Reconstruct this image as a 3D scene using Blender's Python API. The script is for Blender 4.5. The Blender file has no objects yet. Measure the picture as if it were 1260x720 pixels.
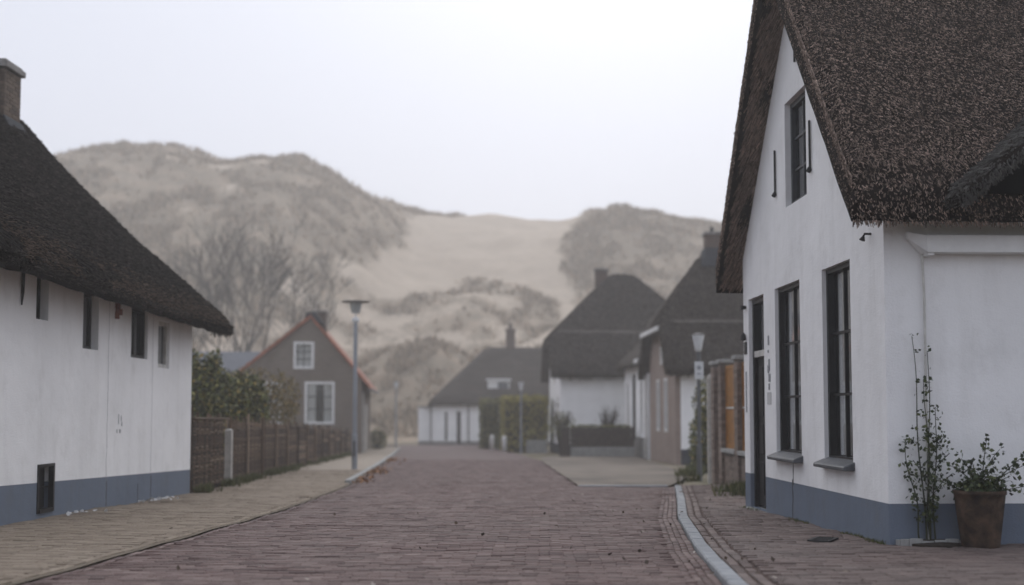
import bpy, bmesh, math, random
import numpy as np
from mathutils import Vector, Matrix

# ------------------------------------------------------------------ camera, sky, sun, exposure
scene = bpy.context.scene
COL = scene.collection
R = math.radians
EYE = 0.99

cam_d = bpy.data.cameras.new('camera')
cam = bpy.data.objects.new('camera', cam_d)
COL.objects.link(cam)
cam.location = (0, 0, EYE)
PITCH = math.atan(84 / 1400)
cam.rotation_euler = (R(90) + PITCH, R(0.0), 0)
cam_d.sensor_width = 36
cam_d.lens = 40
cam_d.shift_y = 63 / 1260
cam_d.clip_start = 0.1
cam_d.clip_end = 2000
cam_d.dof.use_dof = True
cam_d.dof.focus_distance = 11.5
cam_d.dof.aperture_fstop = 0.74
scene.camera = cam

world = bpy.data.worlds.new('World')
scene.world = world
world.use_nodes = True
wn, wl = world.node_tree.nodes, world.node_tree.links
wn.clear()
SUN_EL, SUN_AZ = R(38), R(6)          # azimuth measured from +y (straight ahead) towards +x
sky = wn.new('ShaderNodeTexSky')
sky.sky_type = 'NISHITA'
sky.sun_disc = False
sky.sun_elevation = SUN_EL
sky.sun_rotation = SUN_AZ
sky.air_density = 1.0
sky.dust_density = 6.0
sky.ozone_density = 1.0
hs = wn.new('ShaderNodeHueSaturation')
hs.inputs['Saturation'].default_value = 0.35
hs.inputs['Value'].default_value = 1.0
wl.new(sky.outputs[0], hs.inputs['Color'])
mixw = wn.new('ShaderNodeMix'); mixw.data_type = 'RGBA'
mixw.inputs['Factor'].default_value = 0.86
wl.new(hs.outputs[0], mixw.inputs['A'])
mixw.inputs['B'].default_value = (7.75, 8.25, 9.75, 1)
bg = wn.new('ShaderNodeBackground'); bg.inputs['Strength'].default_value = 0.0765
wo = wn.new('ShaderNodeOutputWorld')
wl.new(mixw.outputs['Result'], bg.inputs['Color'])
wl.new(bg.outputs[0], wo.inputs['Surface'])

sun_d = bpy.data.lights.new('sun', 'SUN')
sun_d.energy = 1.5
sun_d.angle = R(100)
sun_d.color = (1.0, 0.97, 0.93)
sun = bpy.data.objects.new('sun', sun_d)
COL.objects.link(sun)
sd = Vector((math.sin(SUN_AZ) * math.cos(SUN_EL), math.cos(SUN_AZ) * math.cos(SUN_EL), math.sin(SUN_EL)))
sun.rotation_euler = sd.to_track_quat('Z', 'Y').to_euler()
sun.location = (0, 0, 60)

scene.view_settings.view_transform = 'Standard'
scene.view_settings.look = 'None'
scene.view_settings.exposure = 0.40
scene.view_settings.gamma = 1.0
scene.view_settings.use_curve_mapping = False
scene.render.engine = 'CYCLES'
scene.cycles.use_denoising = True
try:
    scene.cycles.denoiser = 'OPENIMAGEDENOISE'
except Exception:
    pass
scene.cycles.max_bounces = 9
scene.cycles.diffuse_bounces = 3
scene.cycles.glossy_bounces = 3
scene.cycles.transmission_bounces = 3
scene.cycles.transparent_max_bounces = 10
scene.cycles.volume_bounces = 5
scene.cycles.caustics_reflective = False
scene.cycles.caustics_refractive = False

rng = np.random.default_rng(7)
random.seed(7)

# ------------------------------------------------------------------ small helpers
_perm = np.random.default_rng(3).random((256, 256))

def vnoise(x, y, seed=0):
    x = np.asarray(x, float) + seed * 17.31
    y = np.asarray(y, float) + seed * 9.77
    xi = np.floor(x).astype(int); yi = np.floor(y).astype(int)
    fx = x - xi; fy = y - yi
    fx = fx * fx * (3 - 2 * fx); fy = fy * fy * (3 - 2 * fy)
    a = _perm[xi % 256, yi % 256]; b = _perm[(xi + 1) % 256, yi % 256]
    c = _perm[xi % 256, (yi + 1) % 256]; d = _perm[(xi + 1) % 256, (yi + 1) % 256]
    return (a * (1 - fx) + b * fx) * (1 - fy) + (c * (1 - fx) + d * fx) * fy

def fbm(x, y, octaves=4, seed=0):
    s = 0; a = 0.5; t = 0
    for k in range(octaves):
        s = s + a * vnoise(np.asarray(x) * 2 ** k, np.asarray(y) * 2 ** k, seed + k)
        t += a; a *= 0.5
    return s / t

def G(y):
    """height of the street: it falls gently away from the camera"""
    y = np.asarray(y, float)
    z = np.where(y < 20, -0.021 * y, -0.42 - 0.0125 * (y - 20))
    return np.maximum(z, -1.1)

def g(y):
    return float(G(y))

def props(o, label=None, cat=None, group=None, kind=None):
    if label: o['label'] = label
    if cat: o['category'] = cat
    if group: o['group'] = group
    if kind: o['kind'] = kind
    return o

def mesh_obj(name, verts, faces, mat, parent=None, smooth=False):
    me = bpy.data.meshes.new(name)
    if isinstance(verts, np.ndarray) and isinstance(faces, np.ndarray):
        n, m, k = len(verts), len(faces), faces.shape[1]
        me.vertices.add(n)
        me.vertices.foreach_set('co', verts.astype(np.float32).ravel())
        me.loops.add(m * k)
        me.loops.foreach_set('vertex_index', faces.astype(np.int32).ravel())
        me.polygons.add(m)
        me.polygons.foreach_set('loop_start', np.arange(0, m * k, k, dtype=np.int32))
        me.polygons.foreach_set('loop_total', np.full(m, k, dtype=np.int32))
        me.update(calc_edges=True)
        me.validate()
    else:
        me.from_pydata([tuple(v) for v in verts], [], [tuple(f) for f in faces])
        me.update()
    if smooth:
        me.polygons.foreach_set('use_smooth', np.ones(len(me.polygons), dtype=bool))
    me.materials.append(mat)
    o = bpy.data.objects.new(name, me)
    COL.objects.link(o)
    if parent: o.parent = parent
    return o

def inst(name, me, parent, loc, rot=(0, 0, 0), sc=(1, 1, 1)):
    o = bpy.data.objects.new(name, me)
    COL.objects.link(o)
    o.parent = parent
    o.location = loc; o.rotation_euler = rot; o.scale = sc
    return o

def thing(name, label, cat, loc=(0, 0, 0), rz=0, group=None):
    o = bpy.data.objects.new(name, None)
    o.empty_display_size = 0.2
    COL.objects.link(o)
    o.location = loc; o.rotation_euler = (0, 0, rz)
    return props(o, label, cat, group)

class MB:
    """collects simple shapes into one mesh"""
    def __init__(s):
        s.v = []; s.f = []
    def poly(s, pts):
        n = len(s.v); s.v += [tuple(p) for p in pts]; s.f.append(tuple(range(n, n + len(pts))))
    def hexa(s, p):
        """8 corners: 0-3 one face, 4-7 the opposite one"""
        n = len(s.v); s.v += [tuple(q) for q in p]
        for a in ((0, 3, 2, 1), (4, 5, 6, 7), (0, 1, 5, 4), (1, 2, 6, 5), (2, 3, 7, 6), (3, 0, 4, 7)):
            s.f.append(tuple(n + i for i in a))
    def box(s, x0, x1, y0, y1, z0, z1):
        s.hexa([(x0, y0, z0), (x1, y0, z0), (x1, y1, z0), (x0, y1, z0), (x0, y0, z1), (x1, y0, z1), (x1, y1, z1), (x0, y1, z1)])
    def pbox(s, P, u0, u1, z0, z1, d0, d1):
        s.hexa([P(u0, z0, d0), P(u1, z0, d0), P(u1, z1, d0), P(u0, z1, d0), P(u0, z0, d1), P(u1, z0, d1), P(u1, z1, d1), P(u0, z1, d1)])
    def tube(s, pts, rad, n=6, cap=True):
        pts = [Vector(p) for p in pts]
        if not hasattr(rad, '__len__'): rad = [rad] * len(pts)
        base = len(s.v)
        ref = Vector((0.123, 0.31, 0.94))
        for i, p in enumerate(pts):
            t = (pts[min(i + 1, len(pts) - 1)] - pts[max(i - 1, 0)])
            if t.length < 1e-9: t = Vector((0, 0, 1))
            t.normalize()
            r_ = ref if abs(t.dot(ref)) < 0.9 else Vector((1, 0, 0))
            a = t.cross(r_).normalized(); b = t.cross(a)
            for k in range(n):
                an = 2 * math.pi * k / n
                s.v.append(tuple(p + (a * math.cos(an) + b * math.sin(an)) * rad[i]))
        for i in range(len(pts) - 1):
            for k in range(n):
                s.f.append((base + i * n + k, base + i * n + (k + 1) % n, base + (i + 1) * n + (k + 1) % n, base + (i + 1) * n + k))
        if cap:
            s.f.append(tuple(base + k for k in range(n)))
            s.f.append(tuple(base + (len(pts) - 1) * n + k for k in range(n)))
    def lathe(s, prof, n=20, c=(0, 0, 0)):
        base = len(s.v)
        for r_, z in prof:
            for k in range(n):
                a = 2 * math.pi * k / n
                s.v.append((c[0] + r_ * math.cos(a), c[1] + r_ * math.sin(a), c[2] + z))
        for i in range(len(prof) - 1):
            for k in range(n):
                s.f.append((base + i * n + k, base + i * n + (k + 1) % n, base + (i + 1) * n + (k + 1) % n, base + (i + 1) * n + k))
        s.f.append(tuple(base + k for k in range(n)))
        s.f.append(tuple(base + (len(prof) - 1) * n + k for k in range(n)))
    def build(s, name, mat, parent=None, smooth=False, bevel=0):
        o = mesh_obj(name, s.v, s.f, mat, parent, smooth)
        bm = bmesh.new(); bm.from_mesh(o.data)
        bmesh.ops.recalc_face_normals(bm, faces=bm.faces)
        if bevel:
            bmesh.ops.bevel(bm, geom=[e for e in bm.edges], offset=bevel, segments=1, affect='EDGES', clamp_overlap=True)
        bm.to_mesh(o.data); bm.free()
        return o

# ------------------------------------------------------------------ materials
class NT:
    def __init__(s, name):
        s.m = bpy.data.materials.new(name); s.m.use_nodes = True
        s.n = s.m.node_tree.nodes; s.l = s.m.node_tree.links
        s.n.clear()
        s.out = s.n.new('ShaderNodeOutputMaterial')
    def new(s, t, **kw):
        nd = s.n.new(t)
        for k, v in kw.items(): setattr(nd, k, v)
        return nd
    def coord(s, scale=(1, 1, 1), space='Object'):
        tc = s.new('ShaderNodeTexCoord'); mp = s.new('ShaderNodeMapping')
        s.l.new(tc.outputs[space], mp.inputs['Vector'])
        mp.inputs['Scale'].default_value = scale
        return mp.outputs[0]
    def pos(s, scale=(1, 1, 1)):
        ge = s.new('ShaderNodeNewGeometry'); mp = s.new('ShaderNodeMapping')
        s.l.new(ge.outputs['Position'], mp.inputs['Vector'])
        mp.inputs['Scale'].default_value = scale
        return mp.outputs[0]
    def noise(s, vec, scale, detail=4, rough=0.55):
        nd = s.new('ShaderNodeTexNoise')
        nd.inputs['Scale'].default_value = scale; nd.inputs['Detail'].default_value = detail
        nd.inputs['Roughness'].default_value = rough
        s.l.new(vec, nd.inputs['Vector'])
        return nd.outputs['Fac']
    def ramp(s, fac, stops):
        nd = s.new('ShaderNodeValToRGB')
        el = nd.color_ramp.elements
        while len(el) > 1: el.remove(el[-1])
        el[0].position, el[0].color = stops[0][0], (*stops[0][1], 1)
        for p, c in stops[1:]:
            e = el.new(p); e.color = (*c, 1)
        s.l.new(fac, nd.inputs['Fac'])
        return nd.outputs['Color']
    def math(s, op, a, b=None):
        nd = s.new('ShaderNodeMath', operation=op)
        for i, x in enumerate((a, b)):
            if x is None: continue
            if isinstance(x, (int, float)): nd.inputs[i].default_value = x
            else: s.l.new(x, nd.inputs[i])
        return nd.outputs[0]
    def mix(s, fac, a, b, mode='MIX'):
        nd = s.new('ShaderNodeMix', data_type='RGBA', blend_type=mode)
        for k, x in (('Factor', fac), ('A', a), ('B', b)):
            if isinstance(x, (int, float)): nd.inputs[k].default_value = x
            elif isinstance(x, tuple): nd.inputs[k].default_value = (*x, 1)
            else: s.l.new(x, nd.inputs[k])
        return nd.outputs['Result']
    def island(s):
        ge = s.new('ShaderNodeNewGeometry'); oi = s.new('ShaderNodeObjectInfo')
        return s.math('FRACT', s.math('ADD', ge.outputs['Random Per Island'], s.math('MULTIPLY', oi.outputs['Random'], 7.31)))
    def bump(s, h, strength=0.3, dist=0.02):
        nd = s.new('ShaderNodeBump')
        nd.inputs['Strength'].default_value = strength; nd.inputs['Distance'].default_value = dist
        s.l.new(h, nd.inputs['Height'])
        return nd.outputs[0]
    def bsdf(s, col, rough=0.85, normal=None, spec=0.3, metal=0.0):
        b = s.new('ShaderNodeBsdfPrincipled')
        if isinstance(col, tuple): b.inputs['Base Color'].default_value = (*col, 1)
        else: s.l.new(col, b.inputs['Base Color'])
        if isinstance(rough, (int, float)): b.inputs['Roughness'].default_value = rough
        else: s.l.new(rough, b.inputs['Roughness'])
        b.inputs['Specular IOR Level'].default_value = spec
        b.inputs['Metallic'].default_value = metal
        if normal is not None: s.l.new(normal, b.inputs['Normal'])
        s.l.new(b.outputs[0], s.out.inputs['Surface'])
        return s.m

def plain(name, col, rough=0.8, var=0.25, scale=6, bump=0.15, spec=0.3, metal=0.0):
    t = NT(name); v = t.coord()
    f = t.noise(v, scale, 5)
    lo = tuple(c * (1 - var) for c in col); hi = tuple(min(1, c * (1 + var)) for c in col)
    c = t.ramp(f, [(0.3, lo), (0.7, hi)])
    return t.bsdf(c, rough, t.bump(t.noise(v, scale * 8, 4), bump, 0.01) if bump else None, spec, metal)

def plaster_mat(name, col, stain=(0.40, 0.385, 0.36)):
    t = NT(name); v = t.coord()
    big = t.noise(v, 0.9, 5)
    streak = t.noise(t.coord((3.2, 3.2, 0.25)), 1.4, 5, 0.65)
    c = t.ramp(big, [(0.3, tuple(x * 0.9 for x in col)), (0.65, col)])
    f = t.ramp(streak, [(0.50, (0, 0, 0)), (0.86, (0.22, 0.22, 0.22))])
    c = t.mix(f, c, stain)
    spots = t.ramp(t.noise(v, 26, 3, 0.7), [(0.66, (0, 0, 0)), (0.78, (0.3, 0.3, 0.3))])
    c = t.mix(spots, c, tuple(x * 0.7 for x in stain))
    blot = t.ramp(t.noise(t.coord((1, 1, 0.6)), 2.6, 7, 0.7), [(0.52, (0, 0, 0)), (0.75, (0.26, 0.26, 0.26))])
    c = t.mix(blot, c, stain)
    h = t.math('ADD', t.noise(v, 4, 3), t.math('MULTIPLY', t.noise(v, 55, 4), 0.35))
    return t.bsdf(c, 0.92, t.bump(h, 0.5, 0.025), 0.15)

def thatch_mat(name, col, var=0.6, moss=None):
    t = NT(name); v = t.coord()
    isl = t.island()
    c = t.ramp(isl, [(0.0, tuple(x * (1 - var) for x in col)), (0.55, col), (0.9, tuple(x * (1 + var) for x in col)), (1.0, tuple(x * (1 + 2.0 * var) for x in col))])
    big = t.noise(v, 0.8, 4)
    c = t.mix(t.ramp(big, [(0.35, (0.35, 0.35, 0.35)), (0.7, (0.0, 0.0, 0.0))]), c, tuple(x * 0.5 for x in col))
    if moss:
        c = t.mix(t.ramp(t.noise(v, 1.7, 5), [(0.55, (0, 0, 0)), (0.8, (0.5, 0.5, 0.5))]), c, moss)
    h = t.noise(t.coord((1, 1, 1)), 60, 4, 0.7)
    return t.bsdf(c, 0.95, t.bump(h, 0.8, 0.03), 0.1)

def far_thatch_mat(name, col):
    t = NT(name); v = t.coord()
    f = t.noise(v, 9, 7, 0.8)
    c = t.ramp(f, [(0.32, tuple(x * 0.4 for x in col)), (0.68, tuple(x * 1.75 for x in col))])
    band = t.noise(t.coord((0.5, 0.5, 4.0)), 1.6, 4)
    c = t.mix(t.ramp(band, [(0.4, (0.45, 0.45, 0.45)), (0.62, (0, 0, 0))]), c, tuple(x * 0.5 for x in col))
    big = t.noise(v, 0.7, 4)
    c = t.mix(t.ramp(big, [(0.35, (0.5, 0.5, 0.5)), (0.7, (0, 0, 0))]), c, tuple(x * 0.55 for x in col))
    return t.bsdf(c, 0.95, t.bump(f, 0.9, 0.08), 0.1)

def paver_mat(name, stops, dirt, dirt_amt=0.5, rough=0.8):
    t = NT(name); v = t.pos()
    c = t.ramp(t.island(), stops)
    c = t.mix(t.ramp(t.noise(v, 0.55, 5, 0.6), [(0.4, (0, 0, 0)), (0.72, (dirt_amt,) * 3)]), c, dirt)
    c = t.mix(t.ramp(t.noise(v, 38, 4, 0.7), [(0.5, (0, 0, 0)), (0.8, (0.45, 0.45, 0.45))]), c, dirt)
    return t.bsdf(c, rough, t.bump(t.noise(v, 90, 4), 0.4, 0.006), 0.35)

def far_paving_mat(name, a, b, joint, bw=0.21, bh=0.075):
    t = NT(name); v = t.pos()
    br = t.new('ShaderNodeTexBrick')
    t.l.new(v, br.inputs['Vector'])
    br.inputs['Color1'].default_value = (*a, 1); br.inputs['Color2'].default_value = (*b, 1); br.inputs['Mortar'].default_value = (*joint, 1)
    br.inputs['Scale'].default_value = 1.0
    br.inputs['Brick Width'].default_value = bw; br.inputs['Row Height'].default_value = bh; br.inputs['Mortar Size'].default_value = 0.006
    c = t.mix(t.ramp(t.noise(t.pos((0.5, 1, 1)), 0.6, 5), [(0.35, (0, 0, 0)), (0.75, (0.6, 0.6, 0.6))]), br.outputs['Color'], tuple(x * 0.75 for x in a))
    return t.bsdf(c, 0.8, t.bump(t.noise(v, 12, 4), 0.4, 0.02), 0.3)

def brick_wall_mat(name, a, b, joint, P='x'):
    t = NT(name)
    tc = t.new('ShaderNodeTexCoord'); sx = t.new('ShaderNodeSeparateXYZ'); t.l.new(tc.outputs['Object'], sx.inputs[0])
    cx = t.new('ShaderNodeCombineXYZ')
    t.l.new(t.math('ADD', sx.outputs['X'], sx.outputs['Y']), cx.inputs['X']); t.l.new(sx.outputs['Z'], cx.inputs['Y'])
    br = t.new('ShaderNodeTexBrick'); t.l.new(cx.outputs[0], br.inputs['Vector'])
    br.inputs['Color1'].default_value = (*a, 1); br.inputs['Color2'].default_value = (*b, 1); br.inputs['Mortar'].default_value = (*joint, 1)
    br.inputs['Scale'].default_value = 1.0
    br.inputs['Brick Width'].default_value = 0.22; br.inputs['Row Height'].default_value = 0.068; br.inputs['Mortar Size'].default_value = 0.008
    v = t.coord()
    c = t.mix(t.ramp(t.noise(v, 1.1, 5), [(0.4, (0, 0, 0)), (0.75, (0.5, 0.5, 0.5))]), br.outputs['Color'], tuple(x * 0.6 for x in a))
    return t.bsdf(c, 0.9, t.bump(t.math('SUBTRACT', 1.0, br.outputs['Fac']), 0.5, 0.01), 0.15)

def leaf_mat(name, stops, rough=0.55):
    t = NT(name)
    return t.bsdf(t.ramp(t.island(), stops), rough, None, 0.3)

def glass_mat(name, tint=(0.93, 0.94, 0.94), ior=1.5):
    t = NT(name)
    lw = t.new('ShaderNodeLayerWeight'); lw.inputs['Blend'].default_value = 0.5
    v = t.coord()
    fac = t.math('ADD', t.math('MULTIPLY', t.math('POWER', lw.outputs['Facing'], 3.0), 0.85), 0.05)
    tr = t.new('ShaderNodeBsdfTransparent'); tr.inputs['Color'].default_value = (*tint, 1)
    gl = t.new('ShaderNodeBsdfGlossy'); gl.inputs['Roughness'].default_value = 0.03; gl.inputs['Color'].default_value = (0.85, 0.87, 0.9, 1)
    t.l.new(t.bump(t.noise(v, 2.5, 2), 0.06, 0.02), gl.inputs['Normal'])
    mx = t.new('ShaderNodeMixShader')
    t.l.new(fac, mx.inputs[0]); t.l.new(tr.outputs[0], mx.inputs[1]); t.l.new(gl.outputs[0], mx.inputs[2])
    t.l.new(mx.outputs[0], t.out.inputs['Surface'])
    return t.m

M = {}
M['plaster'] = plaster_mat('white_plaster', (0.88, 0.88, 0.88))
M['plaster_far'] = plain('white_plaster_far', (0.86, 0.86, 0.86), 0.9, 0.06, 2, 0.1)
M['plinth'] = plaster_mat('blue_grey_plinth_paint', (0.155, 0.185, 0.235), (0.15, 0.135, 0.115))
M['plinth_dark'] = plain('dark_plinth', (0.05, 0.055, 0.065), 0.85, 0.3)
M['plinth_grey'] = plain('grey_plinth', (0.22, 0.21, 0.20), 0.9, 0.3)
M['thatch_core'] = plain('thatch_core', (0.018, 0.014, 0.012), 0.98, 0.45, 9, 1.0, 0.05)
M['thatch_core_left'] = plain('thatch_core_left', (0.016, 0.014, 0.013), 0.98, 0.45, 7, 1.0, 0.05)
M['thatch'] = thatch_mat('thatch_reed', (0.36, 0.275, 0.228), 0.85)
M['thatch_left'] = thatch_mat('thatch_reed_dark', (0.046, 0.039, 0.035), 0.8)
M['thatch_far_bits'] = thatch_mat('weathered_reed', (0.115, 0.098, 0.085), 0.75)
M['thatch_far'] = far_thatch_mat('weathered_thatch', (0.085, 0.072, 0.062))
M['thatch_lump'] = thatch_mat('pale_weathered_reed', (0.16, 0.155, 0.145), 0.4)
M['black_paint'] = plain('black_paint', (0.009, 0.0095, 0.011), 0.42, 0.3, 9, 0.08, 0.3)
M['grey_paint'] = plain('slate_grey_paint', (0.045, 0.05, 0.058), 0.5, 0.3, 9, 0.1, 0.4)
M['white_paint'] = plain('white_paint', (0.74, 0.74, 0.73), 0.55, 0.08, 6, 0.05, 0.4)
M['dirty_white'] = plain('dirty_white_paint', (0.55, 0.54, 0.51), 0.75, 0.2, 8, 0.15)
M['sill'] = plain('slate_sill', (0.06, 0.066, 0.075), 0.45, 0.35, 12, 0.2, 0.5)
M['glass'] = glass_mat('window_glass')
M['dark_glass'] = glass_mat('dark_window_glass', (0.55, 0.56, 0.57))
M['curtain'] = plain('net_curtain', (0.72, 0.71, 0.69), 0.9, 0.15, 20, 0.1)
M['room'] = plain('dim_room', (0.10, 0.095, 0.09), 0.95, 0.2, 2, 0)
M['iron'] = plain('black_iron', (0.012, 0.012, 0.013), 0.6, 0.3, 20, 0.2, 0.4)
M['concrete'] = plain('concrete', (0.30, 0.30, 0.29), 0.9, 0.2, 7, 0.4)
M['kerb'] = plain('kerb_concrete', (0.27, 0.28, 0.29), 0.85, 0.2, 5, 0.4)
M['lead'] = plain('lead_flashing', (0.04, 0.043, 0.05), 0.85, 0.3, 8, 0.3, 0.15)
M['pole'] = plain('galvanised_pole', (0.27, 0.29, 0.32), 0.5, 0.15, 4, 0.05, 0.5, 0.3)
M['pole_dark'] = plain('dark_pole', (0.10, 0.105, 0.11), 0.5, 0.15, 4, 0.05, 0.5, 0.2)
M['lens'] = plain('lamp_lens', (0.62, 0.64, 0.66), 0.35, 0.1, 9, 0, 0.5)
M['lens_grey'] = plain('lamp_lens_grey', (0.34, 0.36, 0.36), 0.4, 0.1, 9, 0, 0.5)
M['wattle'] = leaf_mat('willow_rods', [(0.0, (0.028, 0.017, 0.011)), (0.45, (0.090, 0.058, 0.038)), (0.8, (0.17, 0.115, 0.078)), (1, (0.29, 0.22, 0.16))], 0.85)
M['wattle_back'] = plain('wattle_shade', (0.03, 0.024, 0.019), 0.95, 0.3)
M['wood_dark'] = plain('dark_wood', (0.06, 0.048, 0.04), 0.85, 0.4, 8, 0.4)
M['wood_orange'] = plain('varnished_wood', (0.30, 0.135, 0.030), 0.45, 0.3, 6, 0.15, 0.4)
M['wood_post'] = plain('pale_post', (0.42, 0.40, 0.37), 0.8, 0.25, 9, 0.3)
M['brick_red'] = paver_mat('garden_wall_brick', [(0, (0.14, 0.10, 0.08)), (0.5, (0.205, 0.155, 0.125)), (1, (0.27, 0.21, 0.175))], (0.15, 0.13, 0.12), 0.5, 0.9)
M['brick_chimney'] = paver_mat('chimney_brick', [(0, (0.085, 0.062, 0.048)), (0.5, (0.13, 0.094, 0.070)), (1, (0.185, 0.135, 0.10))], (0.08, 0.068, 0.058), 0.5, 0.9)
M['mortar'] = plain('mortar', (0.17, 0.155, 0.14), 0.95, 0.3, 10, 0.5)
M['mortar_dark'] = plain('mortar_dark', (0.06, 0.054, 0.05), 0.95, 0.3, 10, 0.5)
M['brick_tan'] = brick_wall_mat('tan_brickwork', (0.31, 0.235, 0.20), (0.25, 0.19, 0.165), (0.30, 0.27, 0.24))
M['brick_grey'] = brick_wall_mat('grey_brown_brickwork', (0.20, 0.165, 0.138), (0.16, 0.135, 0.115), (0.20, 0.175, 0.15))
M['brick_far'] = brick_wall_mat('chimney_far_brickwork', (0.15, 0.105, 0.085), (0.11, 0.08, 0.07), (0.13, 0.12, 0.11))
M['rooftile'] = plain('red_roof_tile', (0.28, 0.10, 0.057), 0.7, 0.35, 5, 0.3)
M['slate_roof'] = plain('blue_grey_roof', (0.10, 0.11, 0.13), 0.7, 0.2, 4, 0.3)
M['asphalt_joint'] = plain('paving_joint_sand', (0.088, 0.062, 0.054), 0.97, 0.35, 20, 0.5, 0.1)
M['sand_joint'] = plain('pavement_joint_sand', (0.155, 0.13, 0.10), 0.97, 0.3, 12, 0.5, 0.1)
M['pav_road'] = paver_mat('road_clinker', [(0, (0.056, 0.030, 0.027)), (0.4, (0.096, 0.056, 0.050)), (0.75, (0.128, 0.080, 0.072)), (1, (0.185, 0.13, 0.115))], (0.095, 0.064, 0.056), 0.5, 0.72)
M['pav_right'] = paver_mat('pavement_clinker', [(0, (0.080, 0.056, 0.049)), (0.5, (0.122, 0.087, 0.077)), (1, (0.17, 0.128, 0.113))], (0.17, 0.145, 0.13), 0.55)
M['pav_left'] = paver_mat('sandy_pavement_clinker', [(0, (0.165, 0.130, 0.096)), (0.5, (0.215, 0.172, 0.130)), (1, (0.27, 0.222, 0.17))], (0.19, 0.15, 0.11), 0.6, 0.9)
M['far_road'] = far_paving_mat('road_clinker_far', (0.135, 0.092, 0.085), (0.11, 0.075, 0.07), (0.07, 0.052, 0.047))
M['far_pave'] = far_paving_mat('sandy_pavement_far', (0.31, 0.26, 0.205), (0.26, 0.215, 0.168), (0.19, 0.155, 0.12))
M['apron'] = plain('concrete_drive', (0.15, 0.126, 0.102), 0.92, 0.4, 0.7, 0.5)
M['pot'] = plain('rusty_pot', (0.058, 0.036, 0.024), 0.92, 0.85, 8, 0.6)
M['soil'] = plain('soil', (0.03, 0.022, 0.016), 0.98, 0.4, 20, 0.6)
M['leaf_dark'] = leaf_mat('evergreen_leaves', [(0, (0.014, 0.021, 0.008)), (0.4, (0.06, 0.074, 0.02)), (0.7, (0.135, 0.145, 0.038)), (0.9, (0.25, 0.22, 0.055)), (1, (0.36, 0.25, 0.065))])
M['leaf_yellow'] = leaf_mat('autumn_leaves', [(0, (0.07, 0.06, 0.02)), (0.5, (0.17, 0.13, 0.04)), (1, (0.27, 0.18, 0.06))])
M['leaf_hedge'] = leaf_mat('hedge_leaves', [(0, (0.03, 0.032, 0.012)), (0.5, (0.33, 0.30, 0.075)), (1, (0.52, 0.44, 0.13))])
M['leaf_hedge_dark'] = leaf_mat('dull_hedge_leaves', [(0, (0.028, 0.032, 0.012)), (0.5, (0.155, 0.158, 0.05)), (1, (0.25, 0.23, 0.085))])
M['leaf_rose'] = leaf_mat('rose_leaves', [(0, (0.018, 0.028, 0.012)), (0.6, (0.04, 0.058, 0.022)), (1, (0.10, 0.115, 0.04))], 0.5)
M['leaf_fallen'] = leaf_mat('fallen_leaves', [(0, (0.10, 0.055, 0.03)), (0.5, (0.27, 0.13, 0.055)), (1, (0.38, 0.20, 0.09))], 0.8)
M['leaf_brown'] = leaf_mat('brown_leaves', [(0, (0.05, 0.035, 0.025)), (0.7, (0.11, 0.075, 0.05)), (1, (0.5, 0.45, 0.4))], 0.8)
M['grass'] = leaf_mat('verge_grass', [(0, (0.045, 0.055, 0.018)), (0.6, (0.095, 0.11, 0.035)), (1, (0.18, 0.16, 0.07))], 0.7)
M['twig'] = plain('twigs', (0.055, 0.045, 0.038), 0.9, 0.3)
M['bark'] = plain('bark', (0.07, 0.062, 0.055), 0.95, 0.3)
M['stem'] = plain('green_stem', (0.035, 0.040, 0.020), 0.8, 0.3)
M['sign'] = plain('sign_plate', (0.62, 0.64, 0.66), 0.5, 0.08, 5, 0)
M['sign_mark'] = plain('sign_mark', (0.28, 0.30, 0.33), 0.6, 0.1, 5, 0)
M['faded'] = plain('faded_marking', (0.28, 0.285, 0.30), 0.9, 0.3, 40, 0)
M['rubble'] = plain('plaster_flakes', (0.62, 0.62, 0.62), 0.9, 0.15, 20, 0.3)
M['redbrick'] = plain('bare_brick', (0.22, 0.075, 0.045), 0.9, 0.4, 20, 0.4)

def ground_mat():
    t = NT('sandy_ground'); v = t.pos()
    c = t.ramp(t.noise(v, 0.25, 6), [(0.35, (0.12, 0.11, 0.07)), (0.65, (0.26, 0.22, 0.17))])
    return t.bsdf(c, 0.95, t.bump(t.noise(v, 6, 4), 0.4, 0.05), 0.1)
M['ground'] = ground_mat()

def dune_mat():
    t = NT('dune_sand')
    at = t.new('ShaderNodeAttribute'); at.attribute_name = 'veg'
    v = t.pos()
    n = t.noise(v, 0.35, 6, 0.65)
    n2 = t.noise(v, 1.6, 5, 0.65)
    f = t.math('ADD', at.outputs['Fac'], t.math('MULTIPLY', t.math('SUBTRACT', n2, 0.5), 0.8))
    f = t.ramp(f, [(0.42, (0, 0, 0)), (0.58, (1, 1, 1))])
    sand = t.ramp(n, [(0.3, (0.46, 0.385, 0.30)), (0.7, (0.58, 0.49, 0.39))])
    vegc = t.ramp(n, [(0.3, (0.24, 0.20, 0.15)), (0.5, (0.33, 0.27, 0.20)), (0.72, (0.44, 0.345, 0.255))])  # grass tones lifted so their paleness carries part of the distance haze
    return t.bsdf(t.mix(f, sand, vegc), 0.95, t.bump(t.noise(v, 2.2, 6, 0.7), 0.8, 0.35), 0.1)
M['dune'] = dune_mat()
M['marram'] = leaf_mat('marram_grass', [(0, (0.24, 0.20, 0.145)), (0.5, (0.36, 0.295, 0.215)), (0.85, (0.48, 0.38, 0.28)), (1, (0.56, 0.44, 0.32))], 0.9)  # blades paled to match, some of the haze put into their colour

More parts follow.
